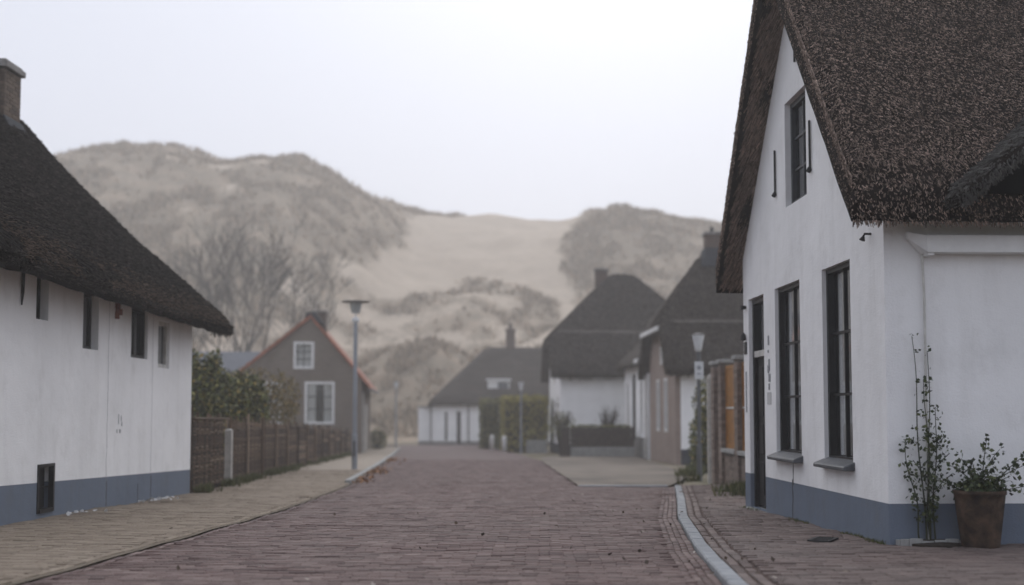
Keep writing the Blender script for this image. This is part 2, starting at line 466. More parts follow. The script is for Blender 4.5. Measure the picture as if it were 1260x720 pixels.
# ------------------------------------------------------------------ generators
def clip(poly, a, b, c):
    out = []
    n = len(poly)
    for i in range(n):
        p, q = poly[i], poly[(i + 1) % n]
        fp = a * p[0] + b * p[1] + c; fq = a * q[0] + b * q[1] + c
        if fp >= 0: out.append(p)
        if (fp > 1e-9 and fq < -1e-9) or (fp < -1e-9 and fq > 1e-9):
            t = fp / (fp - fq)
            out.append((p[0] + (q[0] - p[0]) * t, p[1] + (q[1] - p[1]) * t))
    return out

def area(p):
    return abs(sum(p[i][0] * p[(i + 1) % len(p)][1] - p[(i + 1) % len(p)][0] * p[i][1] for i in range(len(p)))) / 2

def wall(P, u0, u1, z0, top, holes=(), reveal=0.12, plinth=None):
    """outer skin of a wall with real openings; P maps (along, up, inwards) to 3-D; returns wall and plinth meshes"""
    W, B = MB(), MB()
    def zt(u): return float(np.interp(u, [p[0] for p in top], [p[1] for p in top]))
    def zp(u): return plinth[0] + (plinth[1] - plinth[0]) * (u - u0) / (u1 - u0)
    zmax = max(p[1] for p in top)
    us = sorted({u0, u1, *[p[0] for p in top if u0 < p[0] < u1], *[h[0] for h in holes], *[h[1] for h in holes]})
    zs = sorted({z0, zmax, *[h[2] for h in holes], *[h[3] for h in holes]})
    for a, b in zip(us[:-1], us[1:]):
        for c, d in zip(zs[:-1], zs[1:]):
            if any(h[0] < (a + b) / 2 < h[1] and h[2] < (c + d) / 2 < h[3] for h in holes): continue
            poly = [(a, c), (b, c), (b, d), (a, d)]
            ta, tb = zt(a + 1e-6), zt(b - 1e-6)
            sl = (tb - ta) / (b - a)
            poly = clip(poly, sl, -1, ta - sl * a)
            if len(poly) < 3 or area(poly) < 1e-6: continue
            if plinth:
                pa, pb = zp(a), zp(b); sp = (pb - pa) / (b - a)
                up = clip(poly, -sp, 1, -(pa - sp * a)); lo = clip(poly, sp, -1, pa - sp * a)
                if len(up) >= 3 and area(up) > 1e-6: W.poly([P(u, z, 0) for u, z in up])
                if len(lo) >= 3 and area(lo) > 1e-6: B.poly([P(u, z, 0) for u, z in lo])
            else:
                W.poly([P(u, z, 0) for u, z in poly])
    for h in holes:
        for u in (h[0], h[1]):
            pts = [(0, h[2]), (reveal, h[2]), (reveal, h[3]), (0, h[3])]
            if plinth:
                z = zp(u)
                up = clip(pts, 0, 1, -z); lo = clip(pts, 0, -1, z)
                if len(up) >= 3 and area(up) > 1e-6: W.poly([P(u, q[1], q[0]) for q in up])
                if len(lo) >= 3 and area(lo) > 1e-6: B.poly([P(u, q[1], q[0]) for q in lo])
            else:
                W.poly([P(u, q[1], q[0]) for q in pts])
        for z in (h[2], h[3]):
            (B if plinth and z < zp(h[0]) else W).poly([P(h[0], z, 0), P(h[1], z, 0), P(h[1], z, reveal), P(h[0], z, reveal)])
    return W, B

def window(parent, P, u0, u1, z0, z1, d, cols, rows, fmat, fw=0.055, depth=0.12, glass=None, bar=0.028, name='window', row_z=None, bar_mat=None):
    f = MB(); fb = MB() if bar_mat else f
    e = 0.003
    f.pbox(P, u0 + e, u0 + fw, z0 + e, z1 - e, d, d + depth)
    f.pbox(P, u1 - fw, u1 - e, z0 + e, z1 - e, d, d + depth)
    f.pbox(P, u0 + fw, u1 - fw, z1 - fw, z1 - e, d + 0.001, d + depth)
    f.pbox(P, u0 + fw, u1 - fw, z0 + e, z0 + fw, d + 0.001, d + depth)
    a0, a1, b0, b1 = u0 + fw, u1 - fw, z0 + fw, z1 - fw
    dd = d + depth - 0.045
    uu = [a0 + (a1 - a0) * i / cols for i in range(cols + 1)]
    zz = row_z if row_z else [b0 + (b1 - b0) * i / rows for i in range(rows + 1)]
    for u in uu[1:-1]:
        fb.pbox(P, u - bar / 2, u + bar / 2, b0, b1, dd, dd + 0.04)
    for z in zz[1:-1]:
        fb.pbox(P, a0, a1, z - bar / 2, z + bar / 2, dd + 0.003, dd + 0.038)
    w = f.build(name, fmat, parent)
    if bar_mat: fb.build('glazing_bars', bar_mat, w)
    for i in range(cols):
        for j in range(rows):
            p = MB()
            p.pbox(P, uu[i] + bar * 0.4, uu[i + 1] - bar * 0.4, zz[j] + bar * 0.4, zz[j + 1] - bar * 0.4, dd + 0.018, dd + 0.023)
            p.build('pane', glass or M['glass'], w)
    return w

def curtain(parent, P, u0, u1, z0, z1, d, mat=None):
    m = MB(); n = max(6, int((u1 - u0) / 0.03))
    us = np.linspace(u0, u1, n + 1)
    for i in range(n):
        da = d + 0.022 * math.sin(i * 1.9); db = d + 0.022 * math.sin((i + 1) * 1.9)
        m.poly([P(us[i], z0, da), P(us[i + 1], z0, db), P(us[i + 1], z1, db), P(us[i], z1, da)])
    return m.build('curtain', mat or M['curtain'], parent)

def thatch(parent, xr, yr, field, thick, core, bits=None, step=0.09, bottom=None, rnd=(0.17, 0.22), jitter=0.035, warp=None, jit=0.45, name='thatch_roof', noise_seed=1, half=None):
    """thick thatch shell over a rectangle: top = field(x, y); eaves and verges rounded; reed ends as real geometry"""
    nx = max(4, int((xr[1] - xr[0]) / step)); ny = max(4, int((yr[1] - yr[0]) / step))
    def top(X, Y):
        d = np.minimum(np.minimum(X - xr[0], xr[1] - X), np.minimum(Y - yr[0], yr[1] - Y))
        k = 1 - np.clip(d / rnd[1], 0, 1)
        return field(X, Y) - rnd[0] * k * k + (fbm(X * 1.3, Y * 1.3, 4, noise_seed) - 0.5) * 2 * jitter
    xs = np.linspace(*xr, nx + 1); ys = np.linspace(*yr, ny + 1)
    X, Y = np.meshgrid(xs, ys, indexing='ij')
    Zt = top(X, Y)
    Zb = field(X, Y) - thick + (fbm(X * 3, Y * 3, 3, noise_seed + 5) - 0.5) * 0.06
    if bottom is not None: Zb = np.maximum(Zb, bottom(X, Y) + (fbm(X * 3, Y * 3, 3, noise_seed + 5) - 0.5) * 0.04)
    Zb = np.minimum(Zb, Zt - 0.05)
    N = (nx + 1) * (ny + 1)
    V = np.concatenate([np.stack([X, Y, Zt], -1).reshape(-1, 3), np.stack([X, Y, Zb], -1).reshape(-1, 3)])
    idx = np.arange(N).reshape(nx + 1, ny + 1)
    q = np.stack([idx[:-1, :-1], idx[1:, :-1], idx[1:, 1:], idx[:-1, 1:]], -1).reshape(-1, 4)
    fs = [q, q[:, ::-1] + N]
    for line in (idx[0, ::-1], idx[-1, :], idx[:, 0], idx[::-1, -1]):
        fs.append(np.stack([line[:-1], line[:-1] + N, line[1:] + N, line[1:]], -1))
    if warp: V = warp(V)
    roof = mesh_obj(name, V, np.concatenate(fs), core, parent, smooth=True)
    if bits:
        n, ln, wd, mat, xlim, ylim, edges = bits
        P0, A = [], []
        bx = rng.uniform(*xlim, n); by = rng.uniform(*ylim, n)
        e = 0.05
        z = top(bx, by)
        gx = (top(np.minimum(bx + e, xr[1]), by) - z) / e; gy = (top(bx, np.minimum(by + e, yr[1])) - z) / e
        nrm = np.stack([-gx, -gy, np.ones(n)], -1); nrm /= np.linalg.norm(nrm, axis=1)[:, None]
        down = np.stack([-gx, -gy, -(gx ** 2 + gy ** 2)], -1)
        down /= np.maximum(np.linalg.norm(down, axis=1), 1e-6)[:, None]
        side = np.cross(nrm, down)
        ax = down + side * rng.normal(0, jit, n)[:, None] + nrm * rng.uniform(0.05, 0.5, n)[:, None]
        P0.append(np.stack([bx, by, z], -1) - nrm * 0.008); A.append(ax)
        for (edge, m) in edges:
            t = rng.uniform(0, 1, m)
            if edge[0] == 'x':
                xe = np.full(m, xr[0] if edge[1] == '0' else xr[1]); ye = ylim[0] + (ylim[1] - ylim[0]) * t
                out = np.array([-1.0 if edge[1] == '0' else 1.0, 0, 0])
            else:
                ye = np.full(m, yr[0] if edge[1] == '0' else yr[1]); xe = xlim[0] + (xlim[1] - xlim[0]) * t
                out = np.array([0, -1.0 if edge[1] == '0' else 1.0, 0])
            zt_ = top(xe, ye); zb_ = field(xe, ye) - thick
            if bottom is not None: zb_ = np.maximum(zb_, bottom(xe, ye))
            zz = zb_ + (zt_ - zb_) * rng.uniform(-0.03, 1, m)
            ex = (field(np.clip(xe + 0.05, *xr), ye) - field(np.clip(xe - 0.05, *xr), ye)) / 0.1
            ey = (field(xe, np.clip(ye + 0.05, *yr)) - field(xe, np.clip(ye - 0.05, *yr))) / 0.1
            if edge[0] == 'x': dn = np.stack([np.zeros(m), -np.sign(ey), -np.abs(ey)], -1)
            else: dn = np.stack([-np.sign(ex) * 0.0, np.zeros(m), -np.ones(m)], -1)
            dn /= np.maximum(np.linalg.norm(dn, axis=1), 1e-6)[:, None]
            ax = dn + out[None] * rng.uniform(0.1, 0.6, m)[:, None] + rng.normal(0, 0.25, (m, 3))
            P0.append(np.stack([xe, ye, zz], -1) - out[None] * 0.015); A.append(ax)
        P0 = np.concatenate(P0)
        if warp: P0 = warp(P0)
        rods('reed_ends', P0, np.concatenate(A), ln, wd, mat, roof)
    return roof, top

def rods(name, p, a, ln, wd, mat, parent):
    n = len(p)
    a = a / np.linalg.norm(a, axis=1)[:, None]
    L = rng.uniform(*ln, n)[:, None]; w = rng.uniform(*wd, n)[:, None]
    ref = np.tile([0.13, 0.21, 0.97], (n, 1)); bad = np.abs((a * ref).sum(1)) > 0.9
    ref[bad] = [1, 0, 0]
    s = np.cross(a, ref); s /= np.linalg.norm(s, axis=1)[:, None]
    t = np.cross(a, s)
    ang = rng.uniform(0, 6.28, n)[:, None]
    vs = []
    for end, sc in ((p - a * L * 0.3, 1.0), (p + a * L * 0.7, 0.8)):
        for k in range(3):
            th = ang + k * 2.0944
            vs.append(end + (s * np.cos(th) + t * np.sin(th)) * w * sc)
    V = np.stack(vs, 1).reshape(-1, 3)
    f = np.array([[0, 1, 4, 3], [1, 2, 5, 4], [2, 0, 3, 5], [3, 4, 5, 5]])
    f3 = np.array([[0, 1, 4], [0, 4, 3], [1, 2, 5], [1, 5, 4], [2, 0, 3], [2, 3, 5], [3, 4, 5]])
    F = (f3[None] + (np.arange(n) * 6)[:, None, None]).reshape(-1, 3)
    o = mesh_obj(name, V, F, mat, parent)
    o['kind'] = 'stuff'
    return o

def leaves(name, c, size, mat, parent=None, up=0.3, kind=None, aspect=0.55, normal=None):
    n = len(c)
    d = rng.normal(0, 1, (n, 3)); d[:, 2] += up
    d /= np.linalg.norm(d, axis=1)[:, None]
    r_ = rng.normal(0, 1, (n, 3)) if normal is None else normal + rng.normal(0, 0.25, (n, 3))
    s = np.cross(d, r_); s /= np.linalg.norm(s, axis=1)[:, None]
    nn = np.cross(s, d)
    L = rng.uniform(size[0], size[1], n)[:, None]
    base = c - d * L * 0.5
    V = np.stack([base, c + s * L * aspect * 0.5 + nn * L * 0.08, c + d * L * 0.5, c - s * L * aspect * 0.5 + nn * L * 0.08], 1).reshape(-1, 3)
    F = (np.array([[0, 1, 2], [0, 2, 3]])[None] + (np.arange(n) * 4)[:, None, None]).reshape(-1, 3)
    o = mesh_obj(name, V, F, mat, parent)
    if kind: o['kind'] = kind
    return o

def tufts(name, pts, height, mat, parent=None, blades=6, spread=0.35, width=0.05):
    """grass tufts: fans of narrow triangular blades"""
    n = len(pts)
    P_ = np.repeat(pts, blades, 0); m = len(P_)
    h = np.repeat(rng.uniform(height[0], height[1], n), blades) * rng.uniform(0.6, 1.1, m)
    an = rng.uniform(0, 6.283, m); sp = rng.uniform(0.1, 1.0, m) * spread
    tip = P_ + np.stack([np.cos(an) * h * sp, np.sin(an) * h * sp, h], -1)
    b0 = P_ + np.stack([np.cos(an) * h * sp * 0.3, np.sin(an) * h * sp * 0.3, -0.04 * h], -1)
    pa = rng.uniform(0, 6.283, m)
    s = np.stack([np.cos(pa), np.sin(pa), np.zeros(m)], -1) * (width * h)[:, None]
    V = np.stack([b0 - s, b0 + s, tip], 1).reshape(-1, 3)
    F = np.arange(m * 3).reshape(-1, 3)
    o = mesh_obj(name, V, F, mat, parent)
    return o

PAVER_F = np.array([[0, 1, 5, 4], [1, 2, 6, 5], [2, 3, 7, 6], [3, 0, 4, 7], [4, 5, 9, 8], [5, 6, 10, 9], [6, 7, 11, 10], [7, 4, 8, 11], [8, 9, 10, 11]])

def paver_verts(hx, hy, th=0.045, ch=0.006):
    c = []
    for (sx, sy, z) in ((1, 1, -th), (1, 1, -ch), (0, 0, 0)):
        for a, b in ((-1, -1), (1, -1), (1, 1), (-1, 1)):
            k = 0 if sx else ch
            c.append((a * (hx - k), b * (hy - k), z))
    return np.array(c)

def paving(parent, cx, cy, ang, hx, hy, zf, mat, single=300, limit=None, jit=(0.0035, 0.02)):
    """clinkers laid one by one: the ones that show largest are objects, the rest one mesh"""
    n = len(cx)
    z = zf(cx, cy) + rng.normal(0, jit[0], n)
    tx = rng.normal(0, jit[1], n); ty = rng.normal(0, jit[1] * 1.6, n); an = ang + rng.normal(0, 0.012, n)
    vis = (np.abs(cx) < 0.455 * cy + 0.1) & (cy > 7.35)
    order = np.argsort(np.where(vis, cy, 1e6), kind='stable')[:single]
    pick = np.zeros(n, bool); pick[order] = True
    base = paver_verts(hx, hy)
    me = bpy.data.meshes.new('paver')
    me.from_pydata([tuple(v) for v in base], [], [tuple(f) for f in PAVER_F]); me.materials.append(mat)
    for i in order:
        inst('paver', me, parent, (cx[i], cy[i], z[i]), (ty[i], tx[i], an[i]))
    r_ = ~pick
    m = r_.sum()
    ca, sa = np.cos(an[r_]), np.sin(an[r_])
    bx, by, bz = base[:, 0][None], base[:, 1][None], base[:, 2][None]
    X = cx[r_][:, None] + bx * ca[:, None] - by * sa[:, None]
    Y = cy[r_][:, None] + bx * sa[:, None] + by * ca[:, None]
    Z = z[r_][:, None] + bz - bx * tx[r_][:, None] + by * ty[r_][:, None]
    V = np.stack([X, Y, Z], -1).reshape(-1, 3)
    F = (PAVER_F[None] + (np.arange(m) * 12)[:, None, None]).reshape(-1, 4)
    o = mesh_obj('pavers', V, F, mat, parent)
    o['kind'] = 'stuff'

def courses(xl, xr, y0, y1, row=0.072, ln=0.205, wave=0.02, seed=0):
    xs, ys, an = [], [], []
    r_ = np.random.default_rng(seed)
    k = 0; y = y0
    while y < y1:
        a, b = float(xl(y)), float(xr(y))
        off = (k % 2) * ln / 2 + r_.normal(0, 0.012)
        x = a + ln / 2 - off
        while x < b:
            if x - ln / 2 > a - 0.08 and x + ln / 2 < b + 0.08:
                xs.append(x); ys.append(y + wave * math.sin(x * 1.1 + y * 0.23) + wave * 0.6 * math.sin(x * 2.7 - y * 0.5)); an.append(wave * 1.1 * math.cos(x * 1.1 + y * 0.23) + wave * 1.6 * math.cos(x * 2.7 - y * 0.5))
            x += ln
        y += row; k += 1
    return np.array(xs), np.array(ys), np.array(an)

def along(fx, y0, y1, offs, ln=0.205):
    """clinkers laid lengthwise beside an edge"""
    xs, ys, an = [], [], []
    for j, o in enumerate(offs):
        y = y0 + (j % 2) * ln / 2
        while y < y1:
            s = (float(fx(y + 0.1)) - float(fx(y - 0.1))) / 0.2
            xs.append(float(fx(y)) + o); ys.append(y); an.append(math.pi / 2 - math.atan(s))
            y += ln * math.cos(math.atan(s))
    return np.array(xs), np.array(ys), np.array(an)

def strip(name, xl, xr, ys, zf, mat, parent=None, nx=8):
    V, F = [], []
    for y in ys:
        a, b = float(xl(y)), float(xr(y))
        for i in range(nx + 1):
            x = a + (b - a) * i / nx
            V.append((x, y, float(zf(x, y))))
    for j in range(len(ys) - 1):
        for i in range(nx):
            k = j * (nx + 1) + i
            F.append((k, k + 1, k + nx + 2, k + nx + 1))
    return mesh_obj(name, V, F, mat, parent)

def tree_skeleton(height, spread, seed, stems=5, levels=6):
    r_ = random.Random(seed)
    segs = []
    def grow(p, d, L, rad, lev):
        pts = [p]; rr = [rad]
        n = 4
        q = p.copy(); dd = d.copy()
        for i in range(n):
            dd = (dd + Vector((r_.gauss(0, 0.10), r_.gauss(0, 0.10), 0.05 + r_.gauss(0, 0.05)))).normalized()
            q = q + dd * L / n
            pts.append(q.copy()); rr.append(rad * (1 - 0.42 * (i + 1) / n))
        segs.append((pts, rr, lev))
        if lev >= levels: return
        for c in range(r_.choice((2, 2, 3)) if lev > 0 else 3):
            k = r_.choice((2, 3, 4)) if c else 4
            ax = Vector((r_.gauss(0, 1), r_.gauss(0, 1), r_.gauss(0, 0.4)))
            nd = (dd + ax.normalized() * r_.uniform(0.28, 0.62) * spread).normalized()
            nd.z = nd.z * 0.9 + 0.12
            grow(pts[k], nd.normalized(), L * r_.uniform(0.62, 0.84), rr[k] * r_.uniform(0.55, 0.78), lev + 1)
    for s_ in range(stems):
        a = 2 * math.pi * s_ / stems + r_.uniform(-0.4, 0.4)
        t = r_.uniform(0.10, 0.34) * spread
        grow(Vector((math.cos(a) * 0.25, math.sin(a) * 0.25, 0)), Vector((math.cos(a) * t, math.sin(a) * t, 1)).normalized(), height * 0.27, height * 0.014 * r_.uniform(0.7, 1.2), 0)
    return segs

def bare_tree(label, loc, height, spread, seed, stems, levels=5, group=None):
    t = thing('bare_tree', label, 'tree', loc, 0, group)
    a, b = MB(), MB()
    for pts, rr, lev in tree_skeleton(height, spread, seed, stems, levels):
        (a if lev < 2 else b).tube(pts, [max(r_, 0.022) for r_ in rr], 6 if lev < 2 else 3, cap=False)
    a.build('trunk', M['bark'], t, smooth=True)
    b.build('crown', M['bark'], t).__setitem__('kind', 'stuff')
    return t

def bricks_box(parent, x0, x1, y0, y1, z0, z1, mat, mortar, name_core='mortar_core', faces=('x0', 'x1', 'y0', 'y1'), bl=0.21, bh=0.058, gap=0.011):
    """brick pier: a mortar core with every brick of its visible courses as its own object"""
    c = MB(); c.box(x0 + 0.009, x1 - 0.009, y0 + 0.009, y1 - 0.009, z0, z1 - 0.004)
    c.build(name_core, mortar, parent)
    me_cache = {}
    def bm_(l, t, axis):
        key = (round(l, 3), axis)
        if key not in me_cache:
            b = MB()
            if axis == 'y': b.box(-l / 2, l / 2, 0, 0.05, 0, bh)
            else: b.box(0, 0.05, -l / 2, l / 2, 0, bh)
            o = b.build('brick', mat); me = o.data; bpy.data.objects.remove(o)
            me_cache[key] = me
        return me_cache[key]
    k = 0; z = z0 + 0.004
    while z + bh < z1 + 0.01:
        for f in faces:
            ax = 'y' if f[0] == 'y' else 'x'
            L = (x1 - x0) if ax == 'y' else (y1 - y0)
            n = max(1, round(L / (bl + gap)))
            l = (L - gap * (n - 1)) / n
            ed = [(i * (l + gap), l) for i in range(n)]
            if k % 2 and n > 1:
                ed = [(0, l / 2 - gap / 2)] + [(l / 2 + gap / 2 + i * (l + gap), l) for i in range(n - 1)] + [(L - l / 2 + gap / 2, l / 2 - gap / 2)]
            for s_, l_ in ed:
                mid = s_ + l_ / 2
                dz = random.gauss(0, 0.0012); dp = random.gauss(0, 0.0018)
                if f == 'y0': inst('brick', bm_(l_, 0, 'y'), parent, (x0 + mid, y0 + dp, z + dz))
                elif f == 'y1': inst('brick', bm_(l_, 0, 'y'), parent, (x0 + mid, y1 - 0.05 + dp, z + dz))
                elif f == 'x0': inst('brick', bm_(l_, 0, 'x'), parent, (x0 + dp, y0 + mid, z + dz))
                else: inst('brick', bm_(l_, 0, 'x'), parent, (x1 - 0.05 + dp, y0 + mid, z + dz))
        z += bh + gap; k += 1

# ------------------------------------------------------------------ ground, road, pavements
def und(x, y):
    return (fbm(np.asarray(x) * 0.9 + 40, np.asarray(y) * 1.3, 3, 11) - 0.5) * 0.035 + (fbm(np.asarray(x) * 0.5 + 7, np.asarray(y) * 3.2, 3, 15) - 0.5) * 0.02

XL = lambda y: np.interp(y, [0, 7.6, 15.3, 22.7, 34, 46, 60, 66, 71.4], [-3.35, -3.29, -3.06, -3.22, -3.9, -4.7, -5.8, -6.6, -12.0])
XR = lambda y: np.interp(y, [0, 6, 7.55, 9.86, 13.9, 17.6, 21.8], [1.15, 1.33, 1.41, 1.58, 2.0, 2.53, 3.10])
XR2 = lambda y: np.interp(y, [22.1, 38, 46, 55, 66, 71.4], [1.26, 0.95, 0.45, -0.55, -1.5, -2.0])

# far ground and the flat land the village stands on
gx = np.concatenate([np.linspace(-320, -30, 12), np.linspace(-24, 24, 25), np.linspace(30, 320, 12)])
gy = np.concatenate([np.linspace(-60, -5, 5), np.linspace(0, 90, 46), np.linspace(100, 420, 12)])
GX, GY = np.meshgrid(gx, gy, indexing='ij')
idx = np.arange(GX.size).reshape(GX.shape)
props(mesh_obj('ground', np.stack([GX, GY, G(GY) - 0.07], -1).reshape(-1, 3),
               np.stack([idx[:-1, :-1], idx[1:, :-1], idx[1:, 1:], idx[:-1, 1:]], -1).reshape(-1, 4), M['ground'], smooth=True), kind='structure')

road = strip('road', XL, lambda y: XR(y) if y < 22.1 else XR2(y), list(np.arange(1, 22.1, 0.5)) + list(np.arange(22.12, 40.1, 0.6)),
             lambda x, y: g(y) + float(und(x, y)) - 0.010, M['asphalt_joint'])
props(road, kind='structure')
NEAR = 40.0
a1 = courses(lambda y: XL(y) + 0.10, lambda y: (XR(y) - 0.22) if y < 22.1 else XR2(y), 6.6, NEAR, row=0.058, ln=0.203, seed=1, wave=0.022)
a2 = along(XR, 6.6, 22.0, (-0.03, -0.089, -0.148, -0.207))
a3 = along(XL, 6.6, NEAR, (0.055,))
ca = [np.concatenate(t) for t in zip(a1, a2, a3)]
zr = lambda x, y: G(y) + und(x, y)
paving(road, ca[0], ca[1], ca[2], 0.0995, 0.0268, zr, M['pav_road'], 300, jit=(0.0022, 0.012))
strip('far_paving', XL, XR2, np.arange(NEAR, 71.5, 1.5), lambda x, y: g(y) + float(und(x, y)) * 0.5, M['far_road'], road)

# left pavement
lp = strip('left_pavement', lambda y: -5.75 if y < 20 else -5.5 - 0.0426 * (y - 19.9), lambda y: XL(y), np.arange(1, 62, 0.5), lambda x, y: g(y) + 0.006 + float(und(x, y)), M['sand_joint'])
props(lp, kind='structure')
b1 = courses(lambda y: -5.72 if y < 20 else -5.45 - 0.0426 * (y - 19.9), lambda y: XL(y) - 0.14, 7.6, 30, seed=2, wave=0.015)
b2 = along(XL, 7.0, 30, (-0.10,))
cb = [np.concatenate(t) for t in zip(b1, b2)]
paving(lp, cb[0], cb[1], cb[2], 0.1, 0.034, lambda x, y: G(y) + 0.016 + und(x, y), M['pav_left'], 300, jit=(0.002, 0.012))
strip('far_paving', lambda y: -5.45 - 0.0426 * (y - 19.9), lambda y: XL(y) - 0.02, np.arange(30, 62, 1.5), lambda x, y: g(y) + 0.02 + float(und(x, y)) * 0.6, M['far_pave'], lp)

# right pavement, a little above the road
def RPR(y):
    return np.interp(y, [6, 10.0, 10.25, 15.5, 15.8, 22], [7.5, 7.5, 3.42, 3.24, 4.25, 4.25])
rp = strip('right_pavement', lambda y: XR(y) + 0.06, RPR, np.arange(1, 22.3, 0.25), lambda x, y: g(y) + 0.016 + float(und(x, y)), M['asphalt_joint'], nx=10)
props(rp, kind='structure')
c1 = courses(lambda y: XR(y) + 0.33, RPR, 7.0, 22.0, seed=3, wave=0.02)
c2 = along(XR, 6.6, 22.0, (0.175, 0.265))
cc = [np.concatenate(t) for t in zip(c1, c2)]
paving(rp, cc[0], cc[1], cc[2], 0.0995, 0.033, lambda x, y: G(y) + 0.032 + und(x, y), M['pav_right'], 300, jit=(0.0025, 0.016))

# kerbs: every stone its own piece
def kerb(name, fx, y0, y1, ln, hw, h, off, mat):
    k = bpy.data.objects.new(name, None); COL.objects.link(k); props(k, kind='structure')
    y = y0
    while y < y1:
        ya = y; yb = min(y1, y + ln)
        xa, xb = float(fx(ya)) + off, float(fx(yb)) + off
        s = Vector((xb - xa, yb - ya, 0)); n = Vector((s.y, -s.x, 0)).normalized() * hw
        s.normalize(); e = s * 0.006
        za, zb = g(ya) + h + random.gauss(0, 0.004), g(yb) + h + random.gauss(0, 0.004)
        a = Vector((xa, ya, 0)) + e; b = Vector((xb, yb, 0)) - e
        m = MB()
        m.hexa([(*(a - n).xy, za - 0.25), (*(a + n).xy, za - 0.25), (*(b + n).xy, zb - 0.25), (*(b - n).xy, zb - 0.25),
                (*(a - n).xy, za), (*(a + n).xy, za), (*(b + n).xy, zb), (*(b - n).xy, zb)])
        m.build('kerb_stone', mat, k, bevel=0.012)
        y = yb
    return k
kerb('right_kerb', XR, 5.2, 21.9, 0.62, 0.060, 0.034, 0.07, M['kerb'])
kerb('left_kerb', XL, 23.2, 58, 0.9, 0.06, 0.075, -0.08, M['concrete'])

# concrete drive on the right
dr = MB()
pts = [(1.30, 22.16), (3.05, 22.16), (4.25, 27.0), (4.75, 43.5), (1.15, 43.5), (0.98, 38)]
dv = mesh_obj('driveway', [(x, y, g(y) + 0.012) for x, y in pts], [tuple(range(6))], M['apron'])
props(dv, kind='structure')
m = MB(); m.box(1.28, 3.0, 21.98, 22.15, g(22) - 0.1, g(22) + 0.026); m.build('edging', M['kerb'], dv, bevel=0.01)

# ------------------------------------------------------------------ dunes
DC = [(-60, 200, 157), (80, 191, 157), (130, 187, 157), (200, 181, 157), (262, 184, 158), (300, 189, 158), (345, 198, 159), (385, 209, 160), (420, 224, 161),
      (455, 240, 163), (485, 252, 168), (520, 262, 182), (560, 266, 186), (600, 266, 186), (650, 267, 186), (700, 267, 186), (722, 256, 184), (755, 263, 184), (790, 275, 184), (840, 282, 184), (900, 286, 184), (1100, 300, 184), (1400, 330, 184)]
dcx = np.array([(p - 630) / 1400 * d for p, q, d in DC]); dcz = np.array([(507 - q) / 1400 * d + EYE for p, q, d in DC]); dcy = np.array([d for p, q, d in DC])
dcx = np.concatenate([[-300], dcx, [300]]); dcz = np.concatenate([[30], dcz, [18]]); dcy = np.concatenate([[157], dcy, [184]])
def bump2(x, y, cx, cy, sx, sy, a):
    return a * np.exp(-((x - cx) / sx) ** 2 - ((y - cy) / sy) ** 2)
def HD(x, y, rough=True):
    zc = np.interp(x, dcx, dcz); yc = np.interp(x, dcx, dcy)
    y0 = 82.0
    t = np.clip((y - y0) / (yc - y0), 0, 1)
    s = 0.55 * t * t * (3 - 2 * t) + 0.45 * t
    z = -1.2 + (zc + 1.2) * s
    z = np.where(y > yc, zc * (1 - 0.004 * (y - yc)), z)
    z = z + bump2(x, y, -3, 122, 8, 9, 1.5) + bump2(x, y, -8, 100, 7, 6, 3.6) + bump2(x, y, 6, 108, 7, 7, 1.6)
    z = z + bump2(x, y, 22, 152, 15, 14, 4.0) + bump2(x, y, -27, 142, 9, 16, 2.5) - bump2(x, y, -10, 142, 8, 16, 1.5)
    if rough:
        edge = np.clip((y - 80) / 12, 0, 1)
        z = z + edge * ((fbm(x / 16, y / 16, 5, 21) - 0.5) * 4.4 + (fbm(x / 4.5, y / 4.5, 3, 31) - 0.5) * 1.5)
    return z
SANDP = np.array([(-15.5, 167), (-9, 181), (0, 198), (12, 198), (9.5, 172), (8.5, 158), (5.5, 148), (6.4, 140), (7.5, 127), (3.5, 129), (-1, 136), (-5, 139), (-10, 130), (-15, 125), (-20, 124), (-17, 134), (-15.2, 143), (-13.8, 157)])
def poly_sd(x, y, P):
    """signed distance to a polygon, negative inside"""
    d = np.full(np.shape(x), 1e9); ins = np.zeros(np.shape(x), bool)
    for i in range(len(P)):
        a, b = P[i], P[(i + 1) % len(P)]
        e = b - a; wx, wy = x - a[0], y - a[1]
        t = np.clip((wx * e[0] + wy * e[1]) / (e @ e), 0, 1)
        d = np.minimum(d, np.hypot(wx - e[0] * t, wy - e[1] * t))
        c = (a[1] > y) != (b[1] > y)
        ins ^= c & (x < (b[0] - a[0]) * (y - a[1]) / (b[1] - a[1] + 1e-9) + a[0])
    return np.where(ins, -d, d)
def seg_d(x, y, a, b):
    e = np.array(b, float) - np.array(a, float); wx, wy = x - a[0], y - a[1]
    t = np.clip((wx * e[0] + wy * e[1]) / (e @ e), 0, 1)
    return np.hypot(wx - e[0] * t, wy - e[1] * t)
